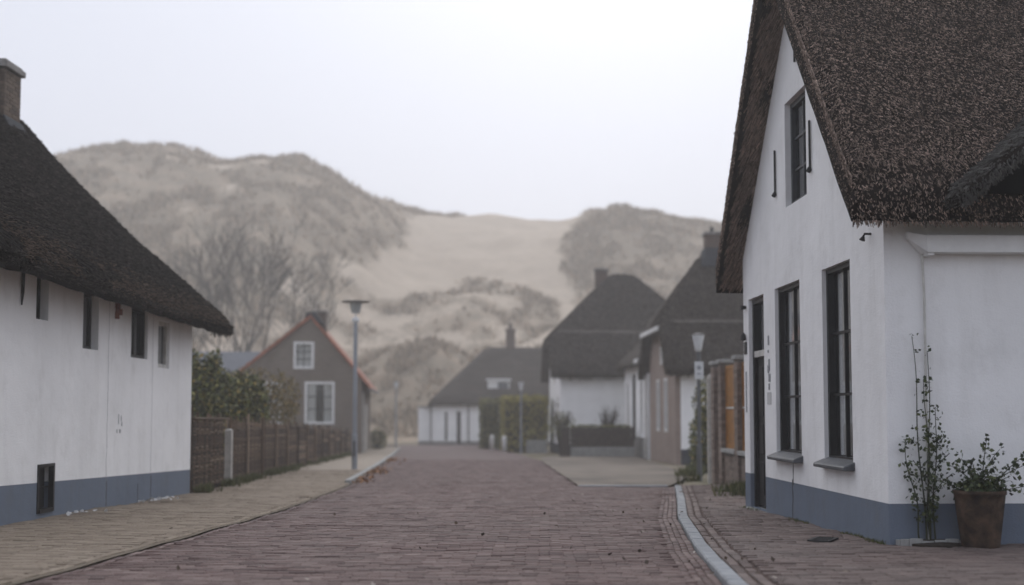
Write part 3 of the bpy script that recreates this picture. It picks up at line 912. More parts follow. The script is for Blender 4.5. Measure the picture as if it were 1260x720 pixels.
def sandness(x, y):
    x = np.asarray(x, float); y = np.asarray(y, float)
    s = np.clip(0.55 - poly_sd(x, y, SANDP) / 4.0, 0, 1.3)
    s = s - bump2(x, y, -8, 183, 5, 5, 1.2)
    for a, b, w_, k in (((-18, 126), (-6.5, 110), 2.2, 0.75), ((6.5, 128), (6, 116), 1.8, 0.8), ((6, 117), (-1, 105), 1.8, 0.65), ((-22, 118), (-12, 107), 2.2, 0.6), ((-12, 122), (-15, 104), 1.8, 0.55),
                        ((-40, 146), (-34, 141), 1.4, 0.5), ((-26, 100), (-12, 88), 3, 0.5), ((-20, 112), (-27, 104), 2, 0.6)):
        s = np.maximum(s, k * np.exp(-(seg_d(x, y, a, b) / w_) ** 2))
    s = np.maximum(s, 0.56 * np.exp(-((x + 11) / 13) ** 2 - ((y - 114) / 12) ** 2))
    s = np.maximum(s, 0.56 * np.exp(-((x + 1) / 11) ** 2 - ((y - 122) / 12) ** 2))
    s = np.maximum(s, 0.30 * np.exp(-((x + 38) / 25) ** 2 - ((y - 140) / 20) ** 2))
    s = s - 0.9 * np.exp(-((x + 8) / 8) ** 2 - ((y - 99) / 7) ** 2)
    return np.clip(s + (fbm(x / 3.4, y / 3.4, 4, 55) - 0.5) * 1.1, 0, 1)
nx, ny = 230, 130
xs = np.linspace(-170, 150, nx); ys = np.linspace(78, 262, ny)
X, Y = np.meshgrid(xs, ys, indexing='ij')
Z = HD(X, Y)
idx = np.arange(nx * ny).reshape(nx, ny)
du = mesh_obj('dunes', np.stack([X, Y, Z], -1).reshape(-1, 3), np.stack([idx[:-1, :-1], idx[1:, :-1], idx[1:, 1:], idx[:-1, 1:]], -1).reshape(-1, 4), M['dune'], smooth=True)
props(du, kind='structure')
at = du.data.attributes.new('veg', 'FLOAT', 'POINT')
at.data.foreach_set('value', (1 - sandness(X, Y)).astype(np.float32).ravel())
# marram grass and scrub
n = 170000
tx = rng.uniform(-80, 60, n); ty = rng.uniform(84, 195, n)
keep = (np.abs(tx) < 0.46 * ty + 5) & (rng.random(n) < np.clip((1 - sandness(tx, ty)) * 2.5 - 1.3, 0.0, 1) * (0.12 + 0.88 * (fbm(tx / 3, ty / 3, 3, 77) > 0.5)))
tx, ty = tx[keep], ty[keep]
props(tufts('marram_grass', np.stack([tx, ty, HD(tx, ty)], -1), (0.2, 0.8), M['marram'], blades=6, spread=1.3, width=0.2),
      'grey-brown marram grass and low scrub covering the dunes', 'grass', kind='stuff')

# ------------------------------------------------------------------ near cottage on the right
RH = thing('thatched_cottage', 'white cottage with tall black windows and brown thatch, nearest on the right', 'house', (3.355, 10.2, g(10.2)), R(1.98))
L = 5.34
PF = lambda u, z, d: (d, u, z)            # street gable
PS = lambda u, z, d: (u, d, z)            # side towards the camera
def rfield(X, Y):
    return 6.80 - 1.15 * (np.sqrt((Y - L / 2) ** 2 + 0.10 ** 2)) + 0.0 * X
holes = [(0.93, 1.83, 0.70, 2.71), (2.66, 3.72, 0.70, 2.71), (4.26, 5.05, -0.05, 2.71), (2.32, 3.17, 3.62, 4.86)]
gt = [(u, float(rfield(0, u)) - 0.26) for u in (0, 0.6, 1.3, 2.0, L / 2, 3.3, 4.0, 4.7, L)]
W, B = wall(PF, 0, L, -0.6, gt, holes, 0.075, (0.388, 0.388))
e0 = gt[0][1]
W2, B2 = wall(PS, 0, 8.5, -0.6, [(0, e0), (8.5, e0)], [], 0.1, (0.388, 0.388))
for S, D_ in ((W, W2), (B, B2)):
    n_ = len(S.v); S.v += D_.v; S.f += [tuple(i + n_ for i in f) for f in D_.f]
W.poly([(0, L, -0.6), (8.5, L, -0.6), (8.5, L, e0), (0, L, e0)])
W.poly([(8.5, 0, -0.6), (8.5, L, -0.6), (8.5, L, e0), (8.5, L / 2, 5.9), (8.5, 0, e0)])
W.build('wall', M['plaster'], RH)
B.build('plinth', M['plinth'], RH)
rm = MB(); rm.box(0.6, 8.3, 0.1, L - 0.1, 0.02, 2.95); rm.build('room', M['room'], RH)
for (u0, u1) in ((0.93, 1.83), (2.66, 3.72)):
    w = window(RH, PF, u0, u1, 0.70, 2.71, 0.045, 2, 3, M['black_paint'], 0.05, 0.085)
    curtain(w, PF, u0 + 0.05, (u0 + u1) / 2 - 0.10, 0.76, 2.66, 0.155)
    curtain(w, PF, (u0 + u1) / 2 + 0.04, u1 - 0.05, 0.76, 2.66, 0.155)
    s = MB(); s.hexa([PF(u0 - 0.05, 0.63, -0.11), PF(u1 + 0.05, 0.63, -0.11), PF(u1 + 0.05, 0.67, -0.11), PF(u0 - 0.05, 0.67, -0.11),
                      PF(u0 - 0.05, 0.63, 0.0), PF(u1 + 0.05, 0.63, 0.0), PF(u1 + 0.05, 0.735, 0.05), PF(u0 - 0.05, 0.735, 0.05)])
    s.build('window_sill', M['sill'], w, bevel=0.008)
w = window(RH, PF, 2.32, 3.17, 3.62, 4.86, 0.07, 2, 3, M['grey_paint'], 0.06, 0.07, M['dark_glass'])
# door with transom light
dm = MB()
dm.pbox(PF, 4.263, 4.33, -0.05, 2.70, 0.05, 0.16); dm.pbox(PF, 4.98, 5.047, -0.05, 2.70, 0.05, 0.16)
dm.pbox(PF, 4.33, 4.98, 2.64, 2.70, 0.051, 0.16)
fr = dm.build('door_frame', M['black_paint'], RH)
tr_ = MB(); tr_.pbox(PF, 4.33, 4.98, 1.93, 2.01, 0.055, 0.15); tr_.build('transom_rail', M['dirty_white'], fr)
mu = MB(); mu.pbox(PF, 4.64, 4.67, 2.01, 2.64, 0.09, 0.13); mu.build('glazing_bar', M['black_paint'], fr)
for a, b in ((4.33, 4.64), (4.67, 4.98)):
    p = MB(); p.pbox(PF, a + 0.004, b - 0.004, 2.015, 2.635, 0.105, 0.111); p.build('pane', M['glass'], fr)
dd = MB(); dd.pbox(PF, 4.335, 4.975, -0.03, 1.925, 0.10, 0.145)
for z0, z1 in ((0.12, 0.55), (0.65, 1.05), (1.15, 1.8)):
    for a, b in ((4.40, 4.62), (4.69, 4.91)):
        dd.pbox(PF, a, b, z0, z1, 0.088, 0.11)
door = dd.build('door', M['black_paint'], RH, bevel=0.006)
kn = MB(); kn.tube([PF(4.41, 0.95, 0.10), PF(4.41, 0.95, 0.03)], [0.012, 0.022], 8); kn.build('door_knob', M['iron'], door)
th = MB(); th.pbox(PF, 4.2, 5.1, -0.25, -0.055, -0.06, 0.14); th.build('doorstep', M['concrete'], RH, bevel=0.01)
# iron ties, hook, plates and marks on the gable
def tie(u, z0, z1, hook=True):
    m = MB(); m.tube([PF(u, z0, -0.018), PF(u, z1, -0.018)], 0.013, 6)
    if hook: m.tube([PF(u, z0 + 0.01, -0.015), PF(u + 0.03, z0 - 0.02, -0.03)], 0.03, 6)
    m.build('iron_tie', M['iron'], RH)
tie(3.57, 3.86, 4.40); tie(2.13, 3.86, 4.40); tie(2.66, 5.22, 5.45, False)
m = MB(); m.tube([PF(0.32, 2.86, 0.02), PF(0.32, 2.86, -0.06), PF(0.32, 2.80, -0.085)], [0.012, 0.012, 0.03], 7); m.build('wall_hook', M['iron'], RH)
m = MB(); m.tube([PF(5.19, 2.62, 0.02), PF(5.19, 2.62, -0.07)], [0.02, 0.035], 7); m.build('wall_hook', M['iron'], RH)
pl = MB(); pl.pbox(PF, 5.15, 5.28, 1.985, 2.15, -0.012, 0.0); pl.build('number_plate', M['iron'], RH)
m = MB(); m.lathe([(0.015, 0), (0.04, 0.015), (0.03, 0.08), (0.01, 0.11)], 8, (-0.035, 5.215, 2.17)); m.build('wall_lantern', M['iron'], RH)
pl = MB(); pl.pbox(PF, 5.19, 5.235, 1.20, 1.75, -0.006, 0.0); pl.build('faded_plate', M['faded'], RH)
# ornament of small grey shapes between door and window
orn = MB()
for (u, z, w_, h_) in ((4.03, 2.10, 0.05, 0.12), (4.05, 1.965, 0.045, 0.035), (4.01, 1.79, 0.055, 0.15), (4.05, 1.74, 0.05, 0.10), (4.00, 1.63, 0.08, 0.10), (4.02, 1.52, 0.05, 0.08)):
    orn = MB(); orn.pbox(PF, u - w_ / 2, u + w_ / 2, z - h_ / 2, z + h_ / 2, -0.008, 0.0)
    orn.build('wall_ornament', M['faded'], RH)
pl = MB(); pl.pbox(PF, 3.93, 4.12, 1.30, 1.45, -0.005, 0.0); pl.build('small_plate', plain('pale_plate', (0.50, 0.50, 0.50), 0.7, 0.1, 9, 0), RH)
# settlement crack
cr = MB(); zc_ = 0.62; uc = 3.02; prev = (uc, zc_)
for k in range(11):
    nz = zc_ - 0.065 * (k + 1); nu = uc + random.uniform(-0.02, 0.03) + 0.006 * k
    a, b = prev, (nu, nz)
    cr.pbox(lambda u, z, d: PF(u, z, d), min(a[0], b[0]) - 0.006, max(a[0], b[0]) + 0.006, b[1], a[1], -0.0015, 0.0)
    prev = (nu, nz)
cr.build('crack', M['iron'], RH)
# thatch
def wr(V):
    V = V.copy()
    V[:, 0] += 0.12 * np.clip(V[:, 1] / L, 0, 1.1) * np.clip(1 - (V[:, 0] + 0.42) / 1.2, 0, 1)
    return V
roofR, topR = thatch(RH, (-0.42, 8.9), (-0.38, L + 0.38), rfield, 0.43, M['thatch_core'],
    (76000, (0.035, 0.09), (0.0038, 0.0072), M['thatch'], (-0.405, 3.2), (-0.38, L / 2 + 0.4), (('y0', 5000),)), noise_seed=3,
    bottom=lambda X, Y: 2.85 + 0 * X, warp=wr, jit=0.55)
P0 = []; 
t = rng.uniform(0, 1, 16000); ye = -0.36 + (L + 0.72) * t
zz = rfield(0, ye) - 0.43 * rng.uniform(0.12, 0.93, 16000)
sgn = np.sign(ye - L / 2)
ax = np.stack([-rng.uniform(0.02, 0.25, 16000), sgn * 0.8, -np.full(16000, 0.92)], -1) + rng.normal(0, 0.10, (16000, 3))
rods('verge_reeds', wr(np.stack([np.full(16000, -0.41), ye, zz], -1)), ax, (0.03, 0.07), (0.005, 0.009), M['thatch'], roofR)
# underside of the verge: reed ends lying up the slope
m_ = 9000
ye = -0.3 + (L + 0.6) * rng.uniform(0, 1, m_); xe = rng.uniform(-0.34, 0.0, m_)
sgn = np.sign(ye - L / 2)
ax = np.stack([-0.3 * np.ones(m_), sgn * 0.66, -0.76 * np.ones(m_)], -1) + rng.normal(0, 0.06, (m_, 3))
rods('soffit_reeds', wr(np.stack([xe, ye, np.maximum(rfield(0, ye) - 0.43, 2.86)], -1)), ax, (0.08, 0.2), (0.004, 0.007), M['thatch'], roofR)
# white gutter box and downpipe under the eave
m = MB(); m.box(0.33, 8.5, -0.17, -0.004, 2.625, 2.775)
m.hexa([(0.20, -0.06, 2.76), (0.33, -0.165, 2.63), (0.33, -0.165, 2.77), (0.20, -0.06, 2.82), (0.20, -0.004, 2.76), (0.33, -0.004, 2.63), (0.33, -0.004, 2.77), (0.20, -0.004, 2.82)])
m.box(0.345, 0.40, -0.15, -0.01, 2.600, 2.6245)
m.build('gutter_box', M['white_paint'], RH)
m = MB(); m.tube([(0.335, -0.035, 2.62), (0.35, -0.03, 2.2), (0.345, -0.03, 1.4), (0.35, -0.03, 0.05)], 0.011, 6); m.build('downpipe', M['dirty_white'], RH)
# thatched dormer over the eave
def dfield(X, Y):
    return 4.52 - 0.78 * np.sqrt((X - 2.2) ** 2 + 0.08 ** 2) + 0.02 * (Y + 0.25)
dmr, _ = thatch(RH, (0.42, 3.98), (-0.75, 2.2), dfield, 0.16, M['thatch_core'], (5200, (0.05, 0.12), (0.005, 0.009), M['thatch_lump'], (0.42, 2.6), (-0.75, 0.9), (('y0', 2200), ('x0', 600))), step=0.07, rnd=(0.05, 0.1), noise_seed=9, name='dormer_thatch')
m = MB(); m.poly([(0.62, -0.42, 3.10), (3.78, -0.42, 3.10), (3.78, -0.42, 3.2), (2.2, -0.42, 4.4), (0.62, -0.42, 3.2)])
m.build('dormer_front', plain('dormer_shade', (0.004, 0.004, 0.004), 1.0, 0.3, 5, 0, 0.0), RH)  # near-black colour stands in for the deep shade under the dormer thatch
w = window(RH, lambda u, z, d: (u, -0.48 + d, z), 1.7, 2.7, 3.35, 3.9, 0.0, 3, 1, M['white_paint'], 0.045, 0.05, M['dark_glass'])

# ------------------------------------------------------------------ plants against the side wall
wpt = lambda x, y, z: tuple(RH.matrix_basis @ Vector((x, y, z)))
cl = thing('climbing_rose', 'thin climbing rose tied up the white side wall beside the rusty pot', 'climbing plant', wpt(0.33, -0.07, -0.0), R(1.98))
st = MB(); lf = []
for k, (dx, h, lean) in enumerate(((-0.02, 1.88, -0.10), (0.0, 1.75, 0.03), (0.04, 1.25, 0.05), (0.02, 1.5, -0.03), (-0.06, 0.95, -0.14))):
    pts = []
    for i in range(15):
        t = i / 14
        p = Vector((dx + lean * t + 0.015 * math.sin(9 * t + k), 0.015 * math.sin(7 * t + 2 * k), h * t))
        pts.append(p)
        dens = 13 if 0.25 < h * t < 1.05 else 5
        if h * t > 0.22:
            for q in range(dens if random.random() < 0.9 else 1):
                sp = 0.055 if h * t < 1.05 else 0.03
                lf.append(p + Vector((random.gauss(0, sp * 0.7), random.uniform(-0.06, 0.0), random.gauss(0, 0.018))))
    st.tube(pts, [0.009 - 0.006 * i / 14 for i in range(15)], 5)
for (ax_, z0) in ((0.18, 0.80), (-0.15, 0.74), (0.2, 0.62), (0.14, 0.95)):
    pts = [Vector((0, 0, z0 - 0.2)), Vector((ax_ * 0.6, -0.03, z0 - 0.03)), Vector((ax_, -0.05, z0 + 0.04))]
    st.tube(pts, 0.004, 4)
    for q in range(16):
        t = random.random()
        lf.append(pts[1].lerp(pts[2], t) + Vector((random.gauss(0, 0.035), random.gauss(0, 0.03), random.gauss(0, 0.035))))
st.build('stem', M['stem'], cl)
leaves('foliage', np.array([tuple(p) for p in lf]), (0.025, 0.052), M['leaf_rose'], cl, up=0.0, aspect=0.7)
bd = MB()
for k in range(9):
    a = math.pi + math.pi * k / 9; a2 = math.pi + math.pi * (k + 0.93) / 9
    c = lambda an, r_: (0.06 + r_ * 1.35 * math.cos(an), 0.06 + r_ * 0.75 * math.sin(an))
    p = [c(a, 0.20), c(a2, 0.20), c(a2, 0.25), c(a, 0.25)]
    bd.hexa([(*q, -0.05) for q in p] + [(*q, 0.075 + 0.01 * (k % 3)) for q in p])
bd.build('bed_edging', M['concrete'], cl)
so = MB(); so.lathe([(0.26, -0.03), (0.26, 0.05), (0.12, 0.075)], 16, (0.06, 0.02, 0)); so.build('bed_soil', M['soil'], cl)

pot = thing('rusty_plant_pot', 'rusty brown tapered plant pot by the dark plinth', 'plant pot', wpt(0.70, -0.27, 0.03), 0)
m = MB(); m.lathe([(0.150, 0), (0.158, 0.02), (0.205, 0.40), (0.212, 0.46), (0.222, 0.465), (0.222, 0.495), (0.196, 0.495), (0.190, 0.42)], 26)
m.build('pot_body', M['pot'], pot, smooth=True)
m = MB(); m.lathe([(0.19, 0.41), (0.19, 0.43), (0.08, 0.45)], 20); m.build('potting_soil', M['soil'], pot)
ro = thing('potted_rose', 'leafy rose with arching shoots growing out of the rusty pot', 'plant', wpt(0.70, -0.27, 0.46), 0)
st = MB(); lf = []
shoots = [(-0.30, 0.02, 0.28), (-0.42, -0.05, 0.18), (-0.16, 0.05, 0.34), (0.08, 0.04, 0.52), (0.22, -0.05, 0.42), (0.34, 0.02, 0.36), (0.45, -0.08, 0.30), (0.52, 0.0, 0.12), (-0.10, -0.1, 0.22), (0.15, -0.12, 0.25), (-0.22, -0.1, 0.10), (0.30, 0.05, 0.18), (0.0, 0.08, 0.3)]
for k, (dx, dy, h) in enumerate(shoots):
    pts = []
    for i in range(11):
        t = i / 10
        p = Vector((dx * t ** 1.2 * 1.0 + 0.06 * math.cos(k * 2.4), dy * t + 0.06 * math.sin(k * 2.4), h * (1.15 * t - 0.15 * t * t * t)))
        pts.append(p)
        for q in range(8 if t < 0.5 else 5):
            lf.append(p + Vector((random.gauss(0, 0.035 - 0.012 * t), random.gauss(0, 0.035), random.gauss(0, 0.03))))
    st.tube(pts, [0.007 - 0.0045 * i / 10 for i in range(11)], 5)
for q in range(520):
    a = random.uniform(0, 6.28); r_ = 0.20 * math.sqrt(random.random())
    lf.append(Vector((r_ * math.cos(a), r_ * math.sin(a), random.uniform(-0.02, 0.17) * (1.1 - r_ * 2))))
st.build('stem', M['stem'], ro)
leaves('foliage', np.array([tuple(p) for p in lf]), (0.03, 0.058), M['leaf_rose'], ro, up=0.1, aspect=0.7)

# drain grating in the pavement
dg = thing('drain_grating', 'small dark iron drain grating in the pavement below the black window', 'drain', (2.86, 10.55, g(10.55) + 0.036), R(60))
m = MB(); m.box(-0.17, 0.17, -0.10, -0.075, 0, 0.014); m.box(-0.17, 0.17, 0.075, 0.10, 0, 0.014); m.box(-0.17, -0.15, -0.075, 0.075, 0, 0.0135); m.box(0.15, 0.17, -0.075, 0.075, 0, 0.0135)
m.build('frame', M['iron'], dg)
for k in range(7):
    b = MB(); b.box(-0.128 + k * 0.04, -0.112 + k * 0.04, -0.074, 0.074, 0.0, 0.012); b.build('bar', M['iron'], dg)

# ------------------------------------------------------------------ long cottage on the left
LH = thing('long_thatched_cottage', 'long white cottage with low dark thatched eave, nearest on the left', 'house', (-5.52, 19.6, g(19.6)), R(-0.8))
PL = lambda u, z, d: (-d, u, z)
prof_x = np.array([-7.2, -5.6, -4.4, -3.83, -3.36, -3.3, -3.24, -2.80, -2.20, -0.98, 0.56])
prof_z = np.array([2.80, 4.30, 5.47, 6.16, 6.66, 6.68, 6.66, 6.14, 5.47, 4.31, 2.99])
def lfield(X, Y):
    z = (np.interp(X, prof_x, prof_z) + np.interp(X - 0.18, prof_x, prof_z) + np.interp(X + 0.18, prof_x, prof_z)) / 3
    return z - 0.015 * Y + 0.05 * np.sin(Y * 0.8 + 0.7) * 0.6
LLEN = 10.5
lh = [(-6.24, -5.90, 2.50, 3.25), (-4.82, -4.28, 2.23, 2.98), (-3.02, -2.30, 2.20, 2.94), (-1.80, -1.24, 2.10, 2.84), (-6.10, -5.62, 0.20, 0.78)]
W, B = wall(PL, -LLEN, 0, -0.5, [(-LLEN, 3.4), (-5, 3.3), (0, 3.1)], lh, 0.15, (0.675, 0.416))
# gable at the far end, back and near end
W.poly([(0, 0, -0.5), (-6.5, 0, -0.5), (-6.5, 0, 3.1), (-5.5, 0, 4.0), (-4.3, 0, 5.1), (-3.3, 0, 6.2), (-2.3, 0, 5.1), (-1.1, 0, 4.0), (0, 0, 3.1)])
W.poly([(-6.5, -LLEN, -0.5), (-6.5, 0, -0.5), (-6.5, 0, 3.1), (-6.5, -LLEN, 3.3)])
W.poly([(0, -LLEN, -0.5), (-6.5, -LLEN, -0.5), (-6.5, -LLEN, 3.3), (-3.3, -LLEN, 6.3), (0, -LLEN, 3.4)])
W.build('wall', M['plaster'], LH)
B.build('plinth', M['plinth'], LH)
window(LH, PL, -6.24, -5.90, 2.50, 3.25, 0.10, 1, 1, M['black_paint'], 0.035, 0.05, M['dark_glass'])
window(LH, PL, -4.82, -4.28, 2.23, 2.98, 0.10, 1, 1, M['black_paint'], 0.05, 0.05, M['dark_glass'])
w = window(LH, PL, -3.02, -2.30, 2.20, 2.94, 0.045, 2, 1, M['black_paint'], 0.05, 0.08, M['dark_glass'])
m = MB(); m.pbox(PL, -2.93, -2.80, 2.27, 2.90, 0.075, 0.10); m.build('casement', M['white_paint'], w)
w = window(LH, PL, -1.80, -1.24, 2.10, 2.84, 0.035, 1, 1, M['dirty_white'], 0.06, 0.07, M['dark_glass'])
m = MB(); m.pbox(PL, -1.73, -1.42, 2.17, 2.78, 0.08, 0.09); m.build('blind', M['curtain'], w)
hm = MB(); hm.pbox(PL, -6.10, -6.06, 0.2, 0.78, -0.012, 0.05); hm.pbox(PL, -5.66, -5.62, 0.2, 0.78, -0.012, 0.05); hm.pbox(PL, -6.06, -5.66, 0.74, 0.78, -0.012, 0.05); hm.pbox(PL, -6.06, -5.66, 0.2, 0.245, -0.025, 0.05); hm.pbox(PL, -6.06, -5.66, 0.49, 0.505, 0.05, 0.07)
h_ = hm.build('hatch', M['black_paint'], LH)
m = MB(); m.pbox(PL, -6.06, -5.66, 0.245, 0.74, 0.10, 0.13); m.build('hatch_door', M['black_paint'], h_)
rm = MB(); rm.box(-6.0, -0.2, -LLEN + 0.2, -0.15, 0.0, 3.0); rm.build('room', M['room'], LH)
# joints between wall sections, bare brick, iron, faded mark, old rags of flashing
for u_, wd_ in ((-3.9, 0.007), (-2.05, 0.004)):
    m = MB(); z_ = 0.1; uu_ = u_
    while z_ < 3.0:
        z2_ = z_ + random.uniform(0.05, 0.2); u2_ = u_ + random.gauss(0, 0.006)
        m.hexa([PL(uu_, z_, -0.002), PL(uu_ + wd_, z_, -0.002), PL(u2_ + wd_ * random.uniform(0.3, 1.2), z2_, -0.002), PL(u2_, z2_, -0.002), PL(uu_, z_, 0.0), PL(uu_ + wd_, z_, 0.0), PL(u2_ + wd_, z2_, 0.0), PL(u2_, z2_, 0.0)])
        z_, uu_ = z2_, u2_
    m.build('wall_joint', M['faded'], LH)
m = MB()
for k, (u, z, w_, h2) in enumerate(((-3.60, 2.97, 0.20, 0.09), (-3.62, 2.90, 0.15, 0.08), (-3.58, 2.82, 0.19, 0.09), (-3.66, 2.76, 0.06, 0.10))):
    m.pbox(PL, u - w_ / 2, u + w_ / 2, z - h2 / 2, z + h2 / 2 - 0.008, -0.02 - 0.008 * k, 0.01)
m.build('bare_brick', M['redbrick'], LH)
m = MB(); m.tube([PL(-6.66, 3.2, -0.03), PL(-6.66, 2.78, -0.025), PL(-6.67, 2.62, -0.02)], [0.022, 0.018, 0.008], 6); m.build('iron_tie', M['iron'], LH)
for (u, z, w_, h2) in ((-3.46, 1.30, 0.022, 0.14), (-3.36, 1.31, 0.022, 0.08), (-3.335, 1.23, 0.03, 0.06), (-3.52, 1.13, 0.025, 0.05), (-3.40, 1.13, 0.05, 0.05)):
    m = MB(); m.pbox(PL, u - w_ / 2, u + w_ / 2, z - h2 / 2, z + h2 / 2, -0.003, 0.0); m.build('faded_mark', M['faded'], LH)
for k, (u, z1) in enumerate(((-3.88, 0.45), (-2.62, 0.34), (-2.03, 0.43))):
    m = MB(); m.pbox(PL, u, u + 0.013, 0.06, z1, -0.002, 0.0); m.build('plinth_crack', M['plinth_dark'], LH)
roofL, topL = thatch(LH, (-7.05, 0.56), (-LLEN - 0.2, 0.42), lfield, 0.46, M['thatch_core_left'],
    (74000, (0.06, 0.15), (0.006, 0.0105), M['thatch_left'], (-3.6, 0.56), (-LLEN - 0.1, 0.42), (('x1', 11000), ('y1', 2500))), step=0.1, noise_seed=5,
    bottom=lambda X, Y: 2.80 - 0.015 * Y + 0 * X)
# paler, tawny reed ends along the worn eave
ne = 8000
ye = rng.uniform(-LLEN + 1, 0.3, ne); xe = 0.56 - rng.exponential(0.13, ne).clip(0, 0.5)
keep = fbm(ye * 0.9, xe * 2, 3, 8) > 0.44 - 0.012 * (-ye)
ye, xe = ye[keep], xe[keep]
rods('eave_reeds', np.stack([xe, ye, topL(xe, ye) + 0.004], -1), np.stack([np.full(len(xe), 0.7), np.zeros(len(xe)), np.full(len(xe), -0.6)], -1) + rng.normal(0, 0.3, (len(xe), 3)), (0.05, 0.12), (0.005, 0.009), thatch_mat('tawny_reed', (0.105, 0.078, 0.060), 0.6), roofL)
# chimney of real bricks
ch = bpy.data.objects.new('chimney', None); COL.objects.link(ch); ch.parent = LH
bricks_box(ch, -3.57, -2.9, -1.02, -0.42, 5.6, 7.13, M['brick_chimney'], M['mortar_dark'], 'chimney_core', faces=('x1', 'y0', 'y1'))
m = MB(); m.box(-3.63, -2.84, -1.08, -0.36, 7.13, 7.235); m.box(-3.59, -2.88, -1.04, -0.40, 7.236, 7.28); m.build('chimney_cap', M['plinth_grey'], ch, bevel=0.01)
m = MB()
m.hexa([(-2.895, -1.06, 5.95), (-2.895, -0.38, 5.95), (-2.895, -0.38, 6.33), (-2.895, -1.06, 6.33), (-2.66, -1.06, 5.90), (-2.66, -0.38, 5.90), (-2.885, -0.38, 6.33), (-2.885, -1.06, 6.33)])
m.build('lead_flashing', M['lead'], ch)
m = MB(); m.hexa([(-2.74, -1.10, 5.95), (-2.74, -1.02, 5.95), (-2.30, -0.1, 5.46), (-2.30, -0.14, 5.46), (-2.74, -1.10, 5.98), (-2.74, -1.02, 5.98), (-2.30, -0.1, 5.49), (-2.30, -0.14, 5.49)]); m.build('lead_strip', M['lead'], ch)
m = MB(); m.tube([(-3.12, -0.9, 7.28), (-3.12, -0.9, 7.66)], 0.014, 6); m.tube([(-3.12, -1.0, 7.53), (-3.12, -0.8, 7.53)], 0.012, 6); m.build('iron_cross', M['iron'], ch)
# flakes of plaster fallen at the foot of the wall
fl = []
for (u, n_) in ((-5.2, 9), (-5.05, 5), (-2.7, 8), (-2.35, 8), (-1.9, 10), (-1.6, 6)):
    for k in range(n_):
        p = LH.matrix_basis @ Vector((0.05 + abs(random.gauss(0, 0.12)), u + random.gauss(0, 0.12), 0))
        fl.append((p.x, p.y, g(p.y) + 0.035))
props(leaves('plaster_flakes', np.array(fl), (0.03, 0.09), M['rubble'], up=0, aspect=0.9, normal=np.tile([0, 0, 1.0], (len(fl), 1))), 'white plaster flakes fallen at the foot of the left cottage wall', 'debris', kind='stuff')

# ------------------------------------------------------------------ woven willow fence on the left
FX = lambda y: -5.55 - 0.0426 * (y - 19.9)
def wattle_panel(parent, x0, y0, x1, y1, h0, h1, rod_gap, stakes, mat, lift=0.05):
    d = Vector((x1 - x0, y1 - y0, 0)); Ln = d.length; d.normalize(); nrm = Vector((d.y, -d.x, 0))
    m = MB()
    nseg = stakes
    zs = np.arange(lift, 1.0, rod_gap / max(h0, h1))
    for j, tz in enumerate(zs):
        pts = []
        for i in range(nseg + 1):
            t = i / nseg
            h = h0 + (h1 - h0) * t
            off = 0.028 * (1 if (i + j) % 2 else -1)
            p = Vector((x0, y0, 0)) + d * (Ln * t) + nrm * off
            pts.append((p.x, p.y, g(p.y) + h * tz * 0.97 + random.gauss(0, 0.011)))
        m.tube(pts, rod_gap * random.uniform(0.28, 0.56), 4, cap=False)
    m.build('woven_rods', mat, parent)['kind'] = 'stuff'
    b = MB()
    q0 = Vector((x0, y0, 0)); q1 = Vector((x1, y1, 0)); o = nrm * 0.006
    b.hexa([(*(q0 - o).xy, g(y0)), (*(q1 - o).xy, g(y1)), (*(q1 + o).xy, g(y1)), (*(q0 + o).xy, g(y0)), (*(q0 - o).xy, g(y0) + h0 * 0.93), (*(q1 - o).xy, g(y1) + h1 * 0.93), (*(q1 + o).xy, g(y1) + h1 * 0.93), (*(q0 + o).xy, g(y0) + h0 * 0.93)])
    b.build('backing', M['wattle_back'], parent)
    for i in range(nseg + 1):
        t = i / nseg
        p = q0 + d * (Ln * t)
        s = MB(); h = h0 + (h1 - h0) * t
        s.tube([(p.x, p.y, g(p.y) - 0.1), (p.x + random.gauss(0, 0.01), p.y, g(p.y) + h * random.uniform(0.93, 1.12))], [0.02, random.uniform(0.012, 0.02)], 6)
        s.build('stake', mat, parent)
fnc = thing('wattle_fence', 'brown woven willow fence running from the left cottage to the grey house', 'fence', (0, 0, 0))
ye = [19.75, 21.1, 22.35]
for a, b in zip(ye[:-1], ye[1:]):
    wattle_panel(fnc, FX(a), a, FX(b), b, 1.34, 1.33, 0.026, 7, M['wattle'])
yy = list(np.linspace(22.75, 47.0, 14))
for k, (a, b) in enumerate(zip(yy[:-1], yy[1:])):
    h0 = np.interp(a, [22, 48], [1.30, 0.98]); h1 = np.interp(b, [22, 48], [1.30, 0.98])
    wattle_panel(fnc, FX(a), a, FX(b), b - 0.03, h0, h1, 0.034 if a < 32 else 0.055, 9, M['wattle'])
for y in yy[::1]:
    s = MB(); s.tube([(FX(y) + 0.06, y, g(y) - 0.1), (FX(y) + 0.06, y, g(y) + np.interp(y, [22, 48], [1.38, 1.02]) * random.uniform(0.94, 1.07))], 0.027, 8); s.build('post', M['wattle'], fnc)
s = MB(); s.tube([(FX(19.8) + 0.02, 19.8, g(20) + 1.30), (FX(22.7) + 0.03, 22.7, g(22) + 1.30)], 0.022, 6); s.build('top_rail', M['wattle'], fnc)
po = MB(); po.box(-0.065, 0.065, -0.065, 0.065, -0.1, 1.08); po.hexa([(-0.065, -0.065, 1.08), (0.065, -0.065, 1.08), (0.065, 0.065, 1.08), (-0.065, 0.065, 1.08), (-0.03, -0.03, 1.11), (0.03, -0.03, 1.11), (0.03, 0.03, 1.11), (-0.03, 0.03, 1.11)])
o = po.build('gate_post', M['wood_post'], None); o.location = (FX(22.5) + 0.08, 22.5, g(22.5)); props(o, 'pale square post standing in the gap of the woven fence', 'post')
